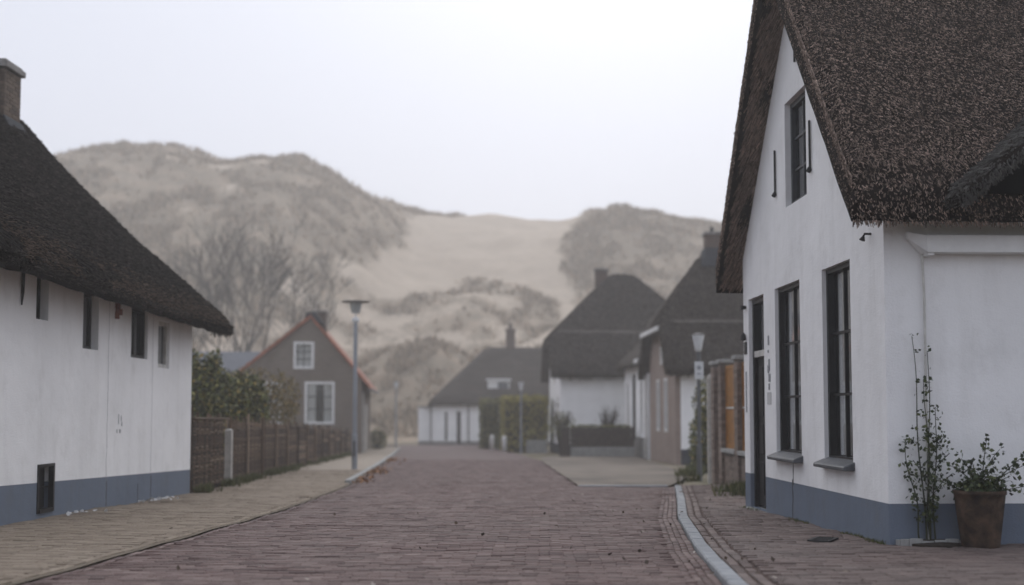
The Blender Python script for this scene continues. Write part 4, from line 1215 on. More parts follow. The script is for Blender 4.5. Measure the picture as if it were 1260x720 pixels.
# grass along the fence foot
n = 2600
yy_ = 19.8 + 27 * rng.random(n) ** 1.3; xx_ = FX(yy_) + 0.07 + np.abs(rng.normal(0, 0.13, n))
kp = fbm(yy_ * 0.8, xx_ * 0 + 3, 3, 4) > 0.42
props(tufts('verge_grass', np.stack([xx_[kp], yy_[kp], G(yy_[kp]) + 0.02], -1), (0.05, 0.17), M['grass'], blades=5, spread=0.8, width=0.09), 'short green grass at the foot of the woven fence', 'grass', kind='stuff')

# ------------------------------------------------------------------ shrubs behind the fence
def blob_points(n, c, r_, shell=0.5, seed=0, flat=0.0):
    d = rng.normal(0, 1, (n, 3)); d /= np.linalg.norm(d, axis=1)[:, None]
    rad = shell + (1 - shell) * rng.random(n) ** 0.5
    lump = 0.78 + 0.5 * fbm(d[:, 0] * 2.2 + seed, d[:, 1] * 2.2 + d[:, 2] * 2.9, 3, seed)
    return np.array(c) + d * np.array(r_) * (rad * lump)[:, None]
eb = thing('evergreen_bush', 'dark evergreen bush rising behind the woven fence', 'bush', (-6.82, 27.2, g(26.5)))
stm = MB()
for k in range(9):
    a = k * 2.4
    stm.tube([(0.1 * math.cos(a), 0.1 * math.sin(a), 0), (0.4 * math.cos(a), 0.4 * math.sin(a), 1.1), (0.75 * math.cos(a), 0.75 * math.sin(a), 2.1)], [0.04, 0.025, 0.008], 5)
stm.build('stem', M['twig'], eb)
pts = np.concatenate([blob_points(6500, (0.0, 0, 1.4), (0.95, 1.3, 1.1), 0.35, 1), blob_points(2600, (-0.55, -0.3, 2.0), (0.65, 0.7, 0.75), 0.3, 2), blob_points(2200, (0.45, 0.3, 1.75), (0.45, 0.7, 0.62), 0.3, 3), blob_points(3000, (0.15, 1.7, 1.45), (0.5, 0.8, 0.85), 0.3, 31), blob_points(500, (-0.75, -0.4, 2.5), (0.22, 0.3, 0.5), 0.1, 4), blob_points(500, (-0.25, -0.2, 2.5), (0.16, 0.3, 0.5), 0.1, 5)])
leaves('foliage', pts, (0.07, 0.15), M['leaf_dark'], eb, up=0.4)
yb = thing('yellowing_bush', 'yellowing autumn bush behind the dark evergreen bush', 'bush', (-7.6, 33.5, g(33.5)))
stm = MB()
for k in range(8):
    a = k * 2.4
    stm.tube([(0.1 * math.cos(a), 0.1 * math.sin(a), 0), (0.5 * math.cos(a), 0.5 * math.sin(a), 1.4), (0.9 * math.cos(a), 0.9 * math.sin(a), 2.5)], [0.04, 0.025, 0.008], 5)
stm.build('stem', M['twig'], yb)
leaves('foliage', np.concatenate([blob_points(3000, (0, 0, 1.75), (1.5, 1.2, 1.15), 0.3, 7), blob_points(700, (0.9, 0, 2.0), (0.5, 0.5, 0.7), 0.2, 8)]), (0.06, 0.13), M['leaf_yellow'], yb, up=0.4)

# ------------------------------------------------------------------ grey house at the end of the fence
GH = thing('grey_brick_house', 'grey-brown brick house with red tiled gable edge and white windows', 'house', (-6.34, 48.0, g(48)), R(4.7))
PG = lambda u, z, d: (u, d, z)
APX, APZ = -2.15, 5.70
def ghz(u): return float(np.interp(u, [-6.2, APX, 0.4], [APZ - 0.80 * 4.05, APZ, APZ - 1.19 * 2.55]))
gholes = [(-2.37, -1.13, 1.25, 3.03), (-2.85, -2.0, 3.57, 4.71), (-4.1, -3.3, 1.25, 3.03)]
W, B = wall(PG, -5.9, 0, -0.5, [(-5.9, ghz(-5.9)), (APX, APZ), (0, ghz(0))], gholes, 0.08)
W.poly([(0, 0, -0.5), (0, 9, -0.5), (0, 9, ghz(0)), (0, 0, ghz(0))])
W.poly([(-5.9, 0, -0.5), (-5.9, 9, -0.5), (-5.9, 9, ghz(-5.9)), (-5.9, 0, ghz(-5.9))])
W.poly([(-5.9, 9, -0.5), (0, 9, -0.5), (0, 9, ghz(0)), (APX, 9, APZ), (-5.9, 9, ghz(-5.9))])
W.build('wall', M['brick_grey'], GH)
for (a, b, c, d), rws in zip(gholes, ([1, 2], 1, 1)):
    zz = None
    w = window(GH, PG, a, b, c, d, -0.02, 2, 3, M['white_paint'], 0.10, 0.09, M['glass'], bar=0.035, bar_mat=M['grey_paint'])
    curtain(w, PG, a + 0.12, a + 0.45, c + 0.1, d - 0.1, 0.16); curtain(w, PG, b - 0.45, b - 0.12, c + 0.1, d - 0.1, 0.16)
rm = MB(); rm.box(-5.6, -0.2, 0.5, 8.8, 0, 2.9); rm.build('room', M['room'], GH)
for (u0, z0, u1, z1, nm) in ((-6.25, APZ - 0.80 * 4.1, APX, APZ, 'roof_slope'), (0.36, APZ - 1.19 * 2.51, APX, APZ, 'roof_slope')):
    m = MB()
    m.hexa([(u0, -0.10, z0), (u1, -0.10, z1), (u1, -0.10, z1 + 0.10), (u0, -0.10, z0 + 0.10), (u0, 9.1, z0), (u1, 9.1, z1), (u1, 9.1, z1 + 0.10), (u0, 9.1, z0 + 0.10)])
    ro_ = m.build(nm, M['rooftile'], GH)
    nT = 14
    for k in range(nT):
        t0, t1 = k / nT, (k + 1.12) / nT
        a = Vector((u0 + (u1 - u0) * t0, 0, z0 + (z1 - z0) * t0)); b = Vector((u0 + (u1 - u0) * t1, 0, z0 + (z1 - z0) * t1))
        v = MB(); h0, h1 = 0.17, 0.14
        v.hexa([(a.x, -0.16, a.z + 0.01), (b.x, -0.16, b.z + 0.01), (b.x, -0.16, b.z + h1), (a.x, -0.16, a.z + h0), (a.x, 0.1, a.z + 0.106), (b.x, 0.1, b.z + 0.104), (b.x, 0.1, b.z + h1 + 0.003), (a.x, 0.1, a.z + h0 + 0.003)])
        v.build('verge_tile', M['rooftile'], ro_)
m = MB(); m.box(-2.1, -1.6, 1.0, 1.6, 5.1, 6.05); c_ = m.build('chimney', M['brick_far'], GH)
m = MB(); m.box(-2.15, -1.55, 0.95, 1.65, 6.05, 6.12); m.build('chimney_cap', M['plinth_grey'], c_)
m = MB(); m.tube([(-1.95, 1.3, 6.12), (-1.95, 1.3, 6.42)], 0.03, 6); m.build('flue_pipe', M['iron'], c_)
m = MB(); m.hexa([(-2.4, -0.12, 5.72), (-1.6, -0.12, 5.45), (-1.6, 0.9, 5.45), (-2.4, 0.9, 5.72), (-2.3, -0.12, 5.95), (-1.95, -0.12, 5.95), (-1.95, 0.9, 5.95), (-2.3, 0.9, 5.95)]); m.build('ridge_lead', M['lead'], GH)
m = MB(); m.tube([(0.05, 0.5, 2.6), (0.05, 0.5, 0)], 0.045, 6); m.build('downpipe', M['dirty_white'], GH)
m = MB(); m.box(0.003, 0.05, 3.0, 4.0, 0, 2.1); dr_ = m.build('door', M['dirty_white'], GH)
m = MB(); m.box(0.3, 0.42, -0.1, 9.0, ghz(0.36) - 0.06, ghz(0.36) + 0.06); m.build('gutter', M['plinth_grey'], GH)

def bush(label, loc, r_, n, mat, size, zc, name='bush', twigs=8, group=None, leaf=True):
    b = thing(name, label, 'bush', loc, 0, group)
    s = MB()
    for k in range(twigs):
        a = k * 2.4; t = random.uniform(0.5, 0.95)
        s.tube([(0.05 * math.cos(a), 0.05 * math.sin(a), -0.05), (0.5 * r_[0] * t * math.cos(a), 0.5 * r_[1] * t * math.sin(a), zc), (r_[0] * t * math.cos(a + 0.3), r_[1] * t * math.sin(a + 0.3), zc + r_[2] * random.uniform(0.4, 1.0))], [0.03, 0.018, 0.006], 4)
        s.tube([(0.5 * r_[0] * t * math.cos(a), 0.5 * r_[1] * t * math.sin(a), zc), (0.7 * r_[0] * t * math.cos(a - 0.6), 0.7 * r_[1] * t * math.sin(a - 0.6), zc + r_[2] * random.uniform(0.4, 1.0))], [0.014, 0.005], 4)
    s.build('stem', M['twig'], b)
    if n: leaves('foliage', blob_points(n, (0, 0, zc), r_, 0.3, int(abs(loc[0]) * 7)), size, mat, b, up=0.3)
    return b
bush('small dark bush at the far corner of the grey brick house', (-6.75, 57.2, g(57)), (0.5, 0.5, 0.55), 900, M['leaf_dark'], (0.07, 0.14), 0.5)

# low barn whose blue-grey roof shows between the left cottage and the tree
BN = thing('barn', 'low barn with plain blue-grey roof behind the evergreen bush', 'barn', (-16.0, 60, g(60)), 0)
m = MB(); m.box(-3.4, 2.6, 0, 6, -0.5, 2.8); m.build('wall', M['brick_grey'], BN)
m = MB(); m.hexa([(-3.7, -0.4, 2.6), (2.9, -0.4, 2.6), (2.5, 3, 5.1), (-3.7, 3, 5.1), (-3.7, -0.4, 2.75), (2.9, -0.4, 2.75), (2.5, 3, 5.25), (-3.7, 3, 5.25)])
m.hexa([(-3.7, 6.4, 2.6), (2.9, 6.4, 2.6), (2.5, 3.002, 5.1), (-3.7, 3.002, 5.1), (-3.7, 6.4, 2.75), (2.9, 6.4, 2.75), (2.5, 3.002, 5.25), (-3.7, 3.002, 5.25)]); m.build('roof', M['slate_roof'], BN)
m = MB(); m.poly([(2.6, 0, 2.8), (2.6, 6, 2.8), (2.6, 3, 5.0)]); m.build('gable', M['brick_grey'], BN)

# ------------------------------------------------------------------ bare trees in front of the dunes
bare_tree('large bare many-stemmed tree behind the grey brick house', (-18.3, 79, -1.1), 18.5, 1.35, 8, 7, 5, 'bare trees below the dune')
bare_tree('smaller faint bare tree left of the large bare tree', (-25.5, 84, -1.1), 16, 1.2, 21, 5, 5, 'bare trees below the dune')

# ------------------------------------------------------------------ street lamps
def disc_lamp(label, x, y, h):
    t = thing('street_lamp', label, 'street lamp', (x, y, g(y) + 0.02), 0, 'street lamps on the left side')
    m = MB(); m.lathe([(0.075, -0.2), (0.075, 0.9), (0.058, 0.95), (0.052, h - 0.62), (0.052, h - 0.60)], 14); m.build('pole', M['pole'], t, smooth=False)
    m = MB(); m.lathe([(0.055, h - 0.60), (0.095, h - 0.56), (0.095, h - 0.47), (0.05, h - 0.45), (0.02, h - 0.44), (0.02, h - 0.34), (0.10, h - 0.335)], 16); m.build('collar', M['lens'], t)
    m = MB(); m.lathe([(0.11, h - 0.335), (0.17, h - 0.05), (0.17, h - 0.04)], 18); m.build('diffuser', M['lens_grey'], t)
    m = MB(); m.lathe([(0.37, h - 0.04), (0.385, h - 0.03), (0.37, h - 0.02), (0.10, h - 0.005)], 28); m.build('disc_shade', M['plinth_grey'], t)
    m = MB(); m.box(-0.035, 0.035, -0.078, -0.06, 0.35, 0.75); m.build('access_panel', M['pole_dark'], t)
disc_lamp('tall grey lamp post with flat disc shade beside the grey brick house', -4.19, 30.4, 4.5)
def lantern_lamp(label, x, y, h, grp, sign=False):
    t = thing('lantern_lamp', label, 'street lamp', (x, y, g(y) + 0.01), 0, grp)
    m = MB(); m.lathe([(0.06, -0.2), (0.06, 0.7), (0.045, 0.74), (0.042, h - 0.42)], 12); m.build('pole', M['pole_dark'] if sign else M['pole'], t)
    m = MB(); m.lathe([(0.05, h - 0.42), (0.075, h - 0.38), (0.135, h - 0.07), (0.135, h - 0.055)], 12); m.build('lantern', M['lens'], t)
    m = MB(); m.lathe([(0.145, h - 0.054), (0.145, h - 0.03), (0.06, h)], 12); m.build('lamp_cap', M['plinth_grey'], t)
    if sign:
        m = MB(); m.box(-0.10, 0.10, -0.062, -0.05, h - 1.05, h - 0.65); s_ = m.build('sign_plate', M['sign'], t, bevel=0.004)
        m = MB(); m.lathe([(0.001, 0), (0.05, 0.001), (0.05, 0.004), (0.001, 0.005)], 16)
        o = m.build('sign_emblem', M['sign_mark'], s_); o.rotation_euler = (R(90), 0, 0); o.location = (0, -0.0625, h - 0.79)
        m = MB(); m.box(-0.045, 0.045, -0.066, -0.063, h - 0.94, h - 0.91); m.build('sign_bar', M['sign_mark'], s_)
lantern_lamp('lantern lamp post with white sign plate before the brick garden wall', 4.20, 25.6, 3.25, 'lantern street lamps', True)
lantern_lamp('small lantern lamp in front of the clipped green hedge', 0.41, 52.0, 3.2, 'lantern street lamps')
lantern_lamp('distant grey lamp post at the bend of the road', -6.72, 66.0, 3.75, 'lantern street lamps')

# ------------------------------------------------------------------ brick garden wall with varnished panels, right
GW = thing('brick_garden_wall', 'low brown brick wall with orange-brown wooden panels between its piers', 'wall', (4.22, 16.6, 0), R(0.0))
GW.location.z = g(22)
yw = [(0.0, 0.32), (1.55, 1.87), (3.10, 3.42), (4.75, 5.07), (6.4, 6.72), (7.25, 7.57)]
PW = lambda u, z, d: (d, u, z)
for k, (a, b) in enumerate(yw):
    if k < 2: 
        m = MB(); m.box(0, 0.32, a, b, -0.3, 2.42); m.build('pier', M['brick_tan'], GW); continue
    bricks_box(GW, 0, 0.32, a, b, -0.25, 2.42, M['brick_red'], M['mortar'], 'pier_core', faces=('x0', 'y0'))
    m = MB(); m.box(-0.04, 0.36, a - 0.04, b + 0.04, 2.42, 2.50); m.build('pier_cap', M['concrete'], GW, bevel=0.01)
for k in range(len(yw) - 1):
    a, b = yw[k][1], yw[k + 1][0]
    if b - a < 0.6:
        m = MB(); m.box(0.1, 0.3, a, b, -0.3, 2.3); m.build('infill', M['brick_tan'], GW); continue
    if k >= 2: bricks_box(GW, 0.06, 0.30, a + 0.002, b - 0.002, -0.25, 0.62, M['brick_red'], M['mortar'], 'infill_core', faces=('x0',))
    m = MB(); m.box(-0.02, 0.29, a + 0.004, b - 0.004, 0.63, 0.71); m.build('coping', M['concrete'], GW, bevel=0.01)
    fm = MB(); fm.box(0.09, 0.15, a + 0.005, a + 0.08, 0.715, 2.36); fm.box(0.09, 0.15, b - 0.08, b - 0.005, 0.715, 2.36); fm.box(0.091, 0.149, a + 0.08, b - 0.08, 2.28, 2.36); fm.box(0.091, 0.149, a + 0.08, b - 0.08, 0.715, 0.80)
    f_ = fm.build('panel_frame', M['wood_orange'], GW)
    nb = 8
    for j in range(nb):
        w_ = (b - a - 0.16) / nb
        bo = MB(); bo.box(0.105, 0.13, a + 0.08 + j * w_ + 0.004, a + 0.08 + (j + 1) * w_ - 0.004, 0.80, 2.28); bo.build('board', M['wood_orange'], f_)
    ml = MB(); ml.box(0.085, 0.104, a + 0.08, b - 0.08, 1.50, 1.535); ml.build('cross_bar', M['dirty_white'], f_)
m = MB(); m.box(-0.005, 0.13, 7.9, 8.04, -0.2, 2.15); m.lathe([(0.08, 2.15), (0.05, 2.22), (0.01, 2.25)], 8, (0.06, 7.97, 0)); m.build('end_post', M['wood_post'], GW)
# grass and ivy at its foot
n = 3200
yy_ = rng.uniform(16.5, 30.5, n); xx_ = 4.12 - np.abs(rng.normal(0, 0.22, n)) + np.clip(yy_ - 24.5, 0, 6) * 0.14
kp = fbm(yy_ * 0.9, xx_, 3, 14) > 0.44
props(tufts('roadside_grass', np.stack([xx_[kp], yy_[kp], G(yy_[kp]) + 0.03], -1), (0.06, 0.24), M['grass'], blades=5, spread=0.9, width=0.09), 'ragged green grass at the foot of the brick garden wall', 'grass', kind='stuff')
iv = thing('ivy_shrub', 'dark ivy shrub between the lamp post and the white side wall', 'bush', (5.0, 30.0, g(30)))
s = MB()
for k in range(6): s.tube([(0.05 * k, 0, -0.1), (0.06 * k - 0.1, 0.05, 1.0), (0.09 * k - 0.2, 0, 2.1)], [0.03, 0.02, 0.006], 4)
s.build('stem', M['twig'], iv)
leaves('foliage', np.concatenate([blob_points(2600, (0.1, 0, 0.75), (0.45, 0.6, 0.95), 0.3, 4), blob_points(700, (0.05, 0, 1.75), (0.3, 0.5, 0.7), 0.2, 6)]), (0.06, 0.12), M['leaf_dark'], iv)

# ------------------------------------------------------------------ half-hipped thatched houses further down on the right
def hip_field(Lh, ridge, slope, xl, zl, sl, xr_, zr_, sr, line=None):
    def f(X, Y):
        z = ridge - slope * np.sqrt((Y - Lh / 2) ** 2 + 0.2 ** 2)
        for h in (zl + (X - xl) * sl, zr_ + (xr_ - X) * sr):
            k = 0.25
            d = np.clip(0.5 + 0.5 * (h - z) / k, 0, 1)
            z = h * (1 - d) + z * d - k * d * (1 - d)
        if line is not None:
            z = z + 0.15 * (1 / (1 + np.exp((z - line) / 0.03)))
        return z
    return f

# brick-fronted house
H3 = thing('half_hipped_brick_house', 'thatched house with tan brick front and white side beside the lantern lamp', 'house', (5.24, 36.5, g(36.5)), R(1.5))
L3 = 5.6
f3 = hip_field(L3, 7.30, 1.32, -0.38, 4.62, 1.40, 9.0, 4.6, 1.3, 4.45)
gt3 = [(u, float(f3(np.array(0.0), np.array(u))) - 0.25) for u in np.linspace(0, L3, 11)]
h3 = [(1.55, 2.15, 0.95, 2.75), (3.2, 3.8, 0.95, 2.75), (2.5, 2.95, 3.25, 3.85)]
W, B = wall(PF, 0, L3, -0.5, gt3, h3, 0.08)
W.build('brick_front', M['brick_tan'], H3)
e3 = gt3[0][1]
W, B = wall(PS, 0.0, 9, -0.5, [(0, e3), (9, e3)], [], 0.1, (0.42, 0.42))
m = MB(); m.poly([(0, L3, -0.5), (9, L3, -0.5), (9, L3, e3), (0, L3, e3)]); m.build('back_wall', M['plaster_far'], H3)
W.build('side_wall', M['plaster_far'], H3); B.build('plinth', M['plinth_dark'], H3)
m = MB(); m.box(-0.012, 0.16, -0.015, 0.0, -0.4, e3 - 0.1); m.build('brick_quoin', M['brick_tan'], H3)
for a, b, c, d in h3:
    window(H3, PF, a, b, c, d, -0.03, 1, 2, M['white_paint'], 0.09, 0.10, M['glass'], bar=0.05)
rm = MB(); rm.box(0.4, 8, 0.3, L3 - 0.3, 0, 3); rm.build('room', M['room'], H3)
r3, t3 = thatch(H3, (-0.38, 9.4), (-0.4, L3 + 0.4), f3, 0.42, M['thatch_far'], (16000, (0.07, 0.17), (0.007, 0.014), M['thatch_far_bits'], (-0.38, 4.0), (-0.4, L3 / 2), (('x0', 1500), ('y0', 1200))), step=0.14, noise_seed=13, name='thatch_roof')
m = MB(); m.hexa([(-0.46, 0.75, 4.30), (-0.46, L3 - 0.75, 4.30), (-0.46, L3 - 0.75, 4.44), (-0.46, 0.75, 4.44), (-0.385, 0.75, 4.30), (-0.385, L3 - 0.75, 4.30), (-0.385, L3 - 0.75, 4.44), (-0.385, 0.75, 4.44)]); m.build('white_fascia', M['white_paint'], H3)
m = MB(); m.box(1.55, 2.05, 2.5, 3.05, 6.3, 7.75); c_ = m.build('chimney', M['brick_far'], H3)
m = MB(); m.box(1.50, 2.10, 2.45, 3.10, 7.75, 7.83); m.build('chimney_cap', M['plinth_grey'], c_)
m = MB(); m.hexa([(1.3, 2.2, 6.6), (2.3, 2.2, 6.6), (2.3, 3.35, 6.6), (1.3, 3.35, 6.6), (1.5, 2.45, 7.28), (2.1, 2.45, 7.28), (2.1, 3.1, 7.28), (1.5, 3.1, 7.28)]); m.build('lead_flashing', M['lead'], c_)
m = MB(); m.tube([(1.8, 2.8, 7.83), (1.8, 2.8, 8.05)], 0.06, 8); m.build('flue_pot', M['iron'], c_)

# white annex beyond it
AN = thing('white_annex', 'narrow white annex with grey plinth between the two thatched houses', 'house', (5.02, 42.3, g(42.3)), R(2.0))
La = 6.2
ha = [(1.2, 1.75, 0.8, 3.0), (3.0, 3.9, 0.55, 3.2), (5.0, 5.5, 0.9, 2.9)]
W, B = wall(PF, 0, La, -0.5, [(0, 3.75), (La, 3.75)], ha, 0.12, (0.72, 0.72))
W.poly([(0, 0, -0.5), (4.4, 0, -0.5), (4.4, 0, 3.75), (2.2, 0, 5.6), (0, 0, 3.75)]); W.poly([(0, La, -0.5), (4.4, La, -0.5), (4.4, La, 3.75), (2.2, La, 5.6), (0, La, 3.75)])
W.build('wall', M['plaster_far'], AN); B.build('plinth', M['plinth_grey'], AN)
for k, (a, b, c, d) in enumerate(ha):
    window(AN, PF, a, b, c, d, 0.02, 1, 2, M['wood_dark'] if k == 1 else M['dirty_white'], 0.07, 0.08, M['dark_glass'], bar=0.04)
rm = MB(); rm.box(0.4, 4, 0.2, La - 0.2, 0, 3.6); rm.build('room', M['room'], AN)
fa = lambda X, Y: 5.95 - 0.86 * np.sqrt((X - 2.2) ** 2 + 0.2 ** 2) + 0 * Y
thatch(AN, (-0.35, 4.7), (-0.1, La + 0.2), fa, 0.34, M['thatch_far'], None, step=0.16, noise_seed=17)
m = MB(); m.box(-0.37, -0.30, 0.0, 0.9, 3.52, 3.68); m.build('white_fascia', M['white_paint'], AN)
m = MB(); m.tube([(-0.05, 0.1, 3.5), (-0.05, 0.1, 0)], 0.04, 6); m.build('downpipe', M['dirty_white'], AN)

# white half-hipped house
H2 = thing('half_hipped_white_house', 'white house under a tall rounded half-hipped thatch behind the dark fence', 'house', (2.12, 50.0, g(50)), R(2.0))
L2 = 7.0
f2 = hip_field(L2, 8.55, 1.27, -0.42, 5.22, 1.0, 6.9, 5.2, 0.98, 5.25)
gt2 = [(u, float(f2(np.array(0.0), np.array(u))) - 0.25) for u in np.linspace(0, L2, 13)]
h2 = [(1.2, 2.1, 0.8, 2.5), (4.6, 5.5, 0.8, 2.5), (3.0, 3.9, 3.1, 4.3)]
W, B = wall(PF, 0, L2, -0.5, gt2, h2, 0.08, (0.35, 0.35))
e2 = gt2[0][1]
W2, B2 = wall(PS, 0, 6.5, -0.5, [(0, e2), (6.5, e2)], [], 0.1, (0.35, 0.35))
for S, D_ in ((W, W2), (B, B2)):
    n_ = len(S.v); S.v += D_.v; S.f += [tuple(i + n_ for i in f) for f in D_.f]
W.poly([(0, L2, -0.5), (6.5, L2, -0.5), (6.5, L2, e2), (0, L2, e2)])
W.build('wall', M['plaster_far'], H2); B.build('plinth', M['plinth_dark'], H2)
for a, b, c, d in h2: window(H2, PF, a, b, c, d, 0.0, 2, 2, M['dirty_white'], 0.08, 0.1, M['dark_glass'], bar=0.04)
rm = MB(); rm.box(0.4, 6, 0.3, L2 - 0.3, 0, 3); rm.build('room', M['room'], H2)
thatch(H2, (-0.42, 6.9), (-0.42, L2 + 0.42), f2, 0.45, M['thatch_far'], (15000, (0.09, 0.22), (0.009, 0.018), M['thatch_far_bits'], (-0.42, 6.9), (-0.42, L2 / 2), (('y0', 900), ('x0', 900))), step=0.16, noise_seed=19)
m = MB(); m.box(1.95, 2.5, 3.2, 3.8, 7.0, 8.45); c_ = m.build('chimney', M['brick_far'], H2)
m = MB(); m.box(1.90, 2.55, 3.15, 3.85, 8.45, 8.53); m.build('chimney_cap', M['plinth_grey'], c_)
m = MB(); m.tube([(-0.02, 0.3, 2.1), (-0.25, 0.3, 2.12)], 0.02, 6); m.tube([(-0.25, 0.3, 2.3), (-0.25, 0.3, 1.7)], 0.02, 6); m.build('wall_bracket', M['iron'], H2)

def reed_roll(parent, f, z, x0, x1, Lh, ridge, slope):
    m = MB(); y = Lh / 2 - (ridge - z) / slope
    m.tube([(x, y - 0.04, float(f(np.array(x), np.array(y))) + 0.02 + random.gauss(0, 0.012)) for x in np.linspace(x0, x1, 24)], 0.085, 8)
    m.build('reed_roll', far_thatch_mat('pale_reed_roll', (0.19, 0.17, 0.15)), parent, smooth=True)
reed_roll(H2, f2, 5.32, 0.0, 6.7, L2, 8.55, 1.27)
reed_roll(H3, f3, 4.52, 0.1, 9.0, L3, 7.30, 1.32)

# dark front fence on a low concrete wall
FF = thing('front_garden_fence', 'dark brown garden fence on a low concrete wall before the white house', 'fence', (1.95, 44.0, g(44)), R(-1.0))
m = MB(); m.box(0.3, 2.75, -0.1, 0.1, -0.2, 0.36); m.build('low_wall', M['concrete'], FF, bevel=0.015)
for k in range(24):
    b = MB(); x = 0.30 + k * 0.102
    b.box(x + 0.004, x + 0.098, -0.04, 0.0, 0.365, 1.12 + random.gauss(0, 0.012)); b.build('board', M['wood_dark'], FF)
m = MB(); m.box(0.3, 2.75, 0.001, 0.05, 0.55, 0.63); m.build('rail', M['wood_dark'], FF)
m = MB(); m.box(0.3, 2.75, 0.001, 0.05, 0.92, 1.0); m.build('rail', M['wood_dark'], FF)
m = MB(); m.box(-0.02, 0.28, -0.15, 0.15, -0.2, 1.12); m.build('gate_pier', M['wood_dark'], FF, bevel=0.01)
hp = thing('low_hedge', 'dull low hedge topping the dark fence before the white house', 'hedge', (3.5, 44.5, g(44.5)))
m = MB(); m.box(-1.1, 1.0, -0.2, 0.25, 0.0, 0.95); m.build('twig_core', M['wattle_back'], hp)
pp = np.stack([rng.uniform(-1.2, 1.1, 2200), rng.uniform(-0.3, 0.35, 2200), rng.uniform(0.7, 1.22, 2200)], -1)
leaves('foliage', pp, (0.06, 0.13), M['leaf_hedge_dark'], hp)
bush('sparse twiggy bush left of the dark garden fence', (2.0, 46.0, g(46)), (0.6, 0.5, 0.65), 800, M['leaf_hedge_dark'], (0.05, 0.10), 1.15, 'twiggy_bush', 22)
bush('leafless brownish shrub against the white wall behind the dark fence', (4.0, 47.0, g(47)), (0.55, 0.5, 0.85), 120, M['leaf_brown'], (0.05, 0.10), 1.2, 'bare_shrub', 26)

# clipped hedges, low wall and white posts
def hedge(label, x0, x1, y0, y1, h, n, mat, name='clipped_hedge'):
    t = thing(name, label, 'hedge', ((x0 + x1) / 2, (y0 + y1) / 2, g(y0)), 0, 'clipped hedges at the bend')
    hx, hy = (x1 - x0) / 2, (y1 - y0) / 2
    m = MB(); m.box(-hx + 0.12, hx - 0.12, -hy + 0.12, hy - 0.12, -0.1, h - 0.15); m.build('twig_core', M['wattle_back'], t)
    p = rng.uniform(-1, 1, (n, 3)); f = rng.integers(0, 5, n)
    sgn = np.where(f % 2 == 0, 1.0, -1.0)
    p[f < 2, 0] = sgn[f < 2]; p[(f == 2) | (f == 3), 1] = sgn[(f == 2) | (f == 3)]; p[f == 4, 2] = 1
    p[:, 2] = (p[:, 2] + 1) / 2
    w_ = 1 + (fbm(p[:, 0] * 3 + p[:, 2] * 2, p[:, 1] * 3 + p[:, 2] * 3, 3, 3) - 0.5) * 0.18
    q = p * np.array([hx, hy, h]) * w_[:, None] + rng.normal(0, 0.05, (n, 3))
    q[:, 2] = np.abs(q[:, 2])
    leaves('foliage', q, (0.07, 0.15), mat, t)
hedge('lighter yellow-green clipped hedge behind the small lantern lamp', -0.42, 1.62, 54.0, 56.5, 2.45, 9000, M['leaf_hedge'])
hedge('darker clipped hedge between the far white house and the yellow-green hedge', -1.62, -0.62, 59.0, 62.5, 2.45, 6500, M['leaf_hedge_dark'])
m = MB(); m.box(0.65, 1.62, -0.1, 0.1, -0.2, 0.52)
o = m.build('low_concrete_wall', M['concrete'], None, bevel=0.015); o.location = (0, 52.6, g(52.6)); props(o, 'short low concrete wall at the foot of the yellow-green hedge', 'wall')
for k, (x, y, lab) in enumerate(((-1.02, 58.2, 'white roadside post left of the pair by the clipped hedges'), (-0.36, 53.2, 'white roadside post right of the pair by the clipped hedges'))):
    m = MB(); m.lathe([(0.11, -0.1), (0.11, 0.62), (0.07, 0.70), (0.02, 0.72)], 12)
    o = m.build('white_post', M['white_paint'], None, smooth=True); o.location = (x, y, g(y)); props(o, lab, 'post', 'white posts by the hedges')

# ------------------------------------------------------------------ far white house closing the street
FH = thing('far_white_house', 'long low white house with grey roof closing the end of the street', 'house', (-5.0, 72.0, g(72)), 0)
hf = [(0.75, 0.93, 0.25, 2.05), (1.50, 1.78, 0.0, 2.1), (3.1, 3.6, 0.9, 2.0), (6.0, 7.2, 0.8, 2.0)]
W, B = wall(PS, 0, 10, -0.5, [(0, 2.75), (10, 2.75)], hf, 0.1, (0.22, 0.22))
W.poly([(0, 0, -0.5), (0, 7, -0.5), (0, 7, 2.75), (0, 0, 2.75)])
W.build('wall', M['plaster_far'], FH); B.build('plinth', M['plinth_grey'], FH)
for k, (a, b, c, d) in enumerate(hf):
    if k == 2:
        m = MB(); m.pbox(PS, a + 0.01, b - 0.01, c, d, 0.02, 0.05); m.build('shutter', M['dirty_white'], FH); continue
    window(FH, PS, a, b, c, d, 0.02, 1 if k < 2 else 2, 2, M['plinth_grey'], 0.05, 0.08, M['dark_glass'], bar=0.04)
rm = MB(); rm.box(0.3, 9.7, 0.3, 6.7, 0, 2.4); rm.build('room', M['room'], FH)
for x in (-0.12, 2.25, 5.0):
    m = MB(); m.tube([(x, -0.05, 2.5), (x, -0.05, 0)], 0.05, 6); m.build('downpipe', M['plinth_grey'], FH)
ff = hip_field(7.0, 6.55, 0.98, -0.35, 2.65, 1.02, 14, 6.5, 1.0)
thatch(FH, (-0.35, 10.4), (-0.35, 7.35), ff, 0.30, M['thatch_far'], None, step=0.25, noise_seed=23)
m = MB(); m.box(4.6, 5.2, 3.2, 3.8, 5.5, 7.45); c_ = m.build('chimney', M['brick_far'], FH)
m = MB(); m.box(4.55, 5.25, 3.15, 3.85, 7.45, 7.55); m.build('chimney_cap', M['brick_far'], c_)
m = MB(); m.tube([(4.9, 3.5, 7.55), (4.9, 3.5, 7.95)], [0.16, 0.1], 8); m.build('flue_pot', M['brick_far'], c_)
m = MB(); m.box(3.45, 4.85, 0.45, 2.2, 2.85, 4.05); d_ = m.build('dormer', M['white_paint'], FH)
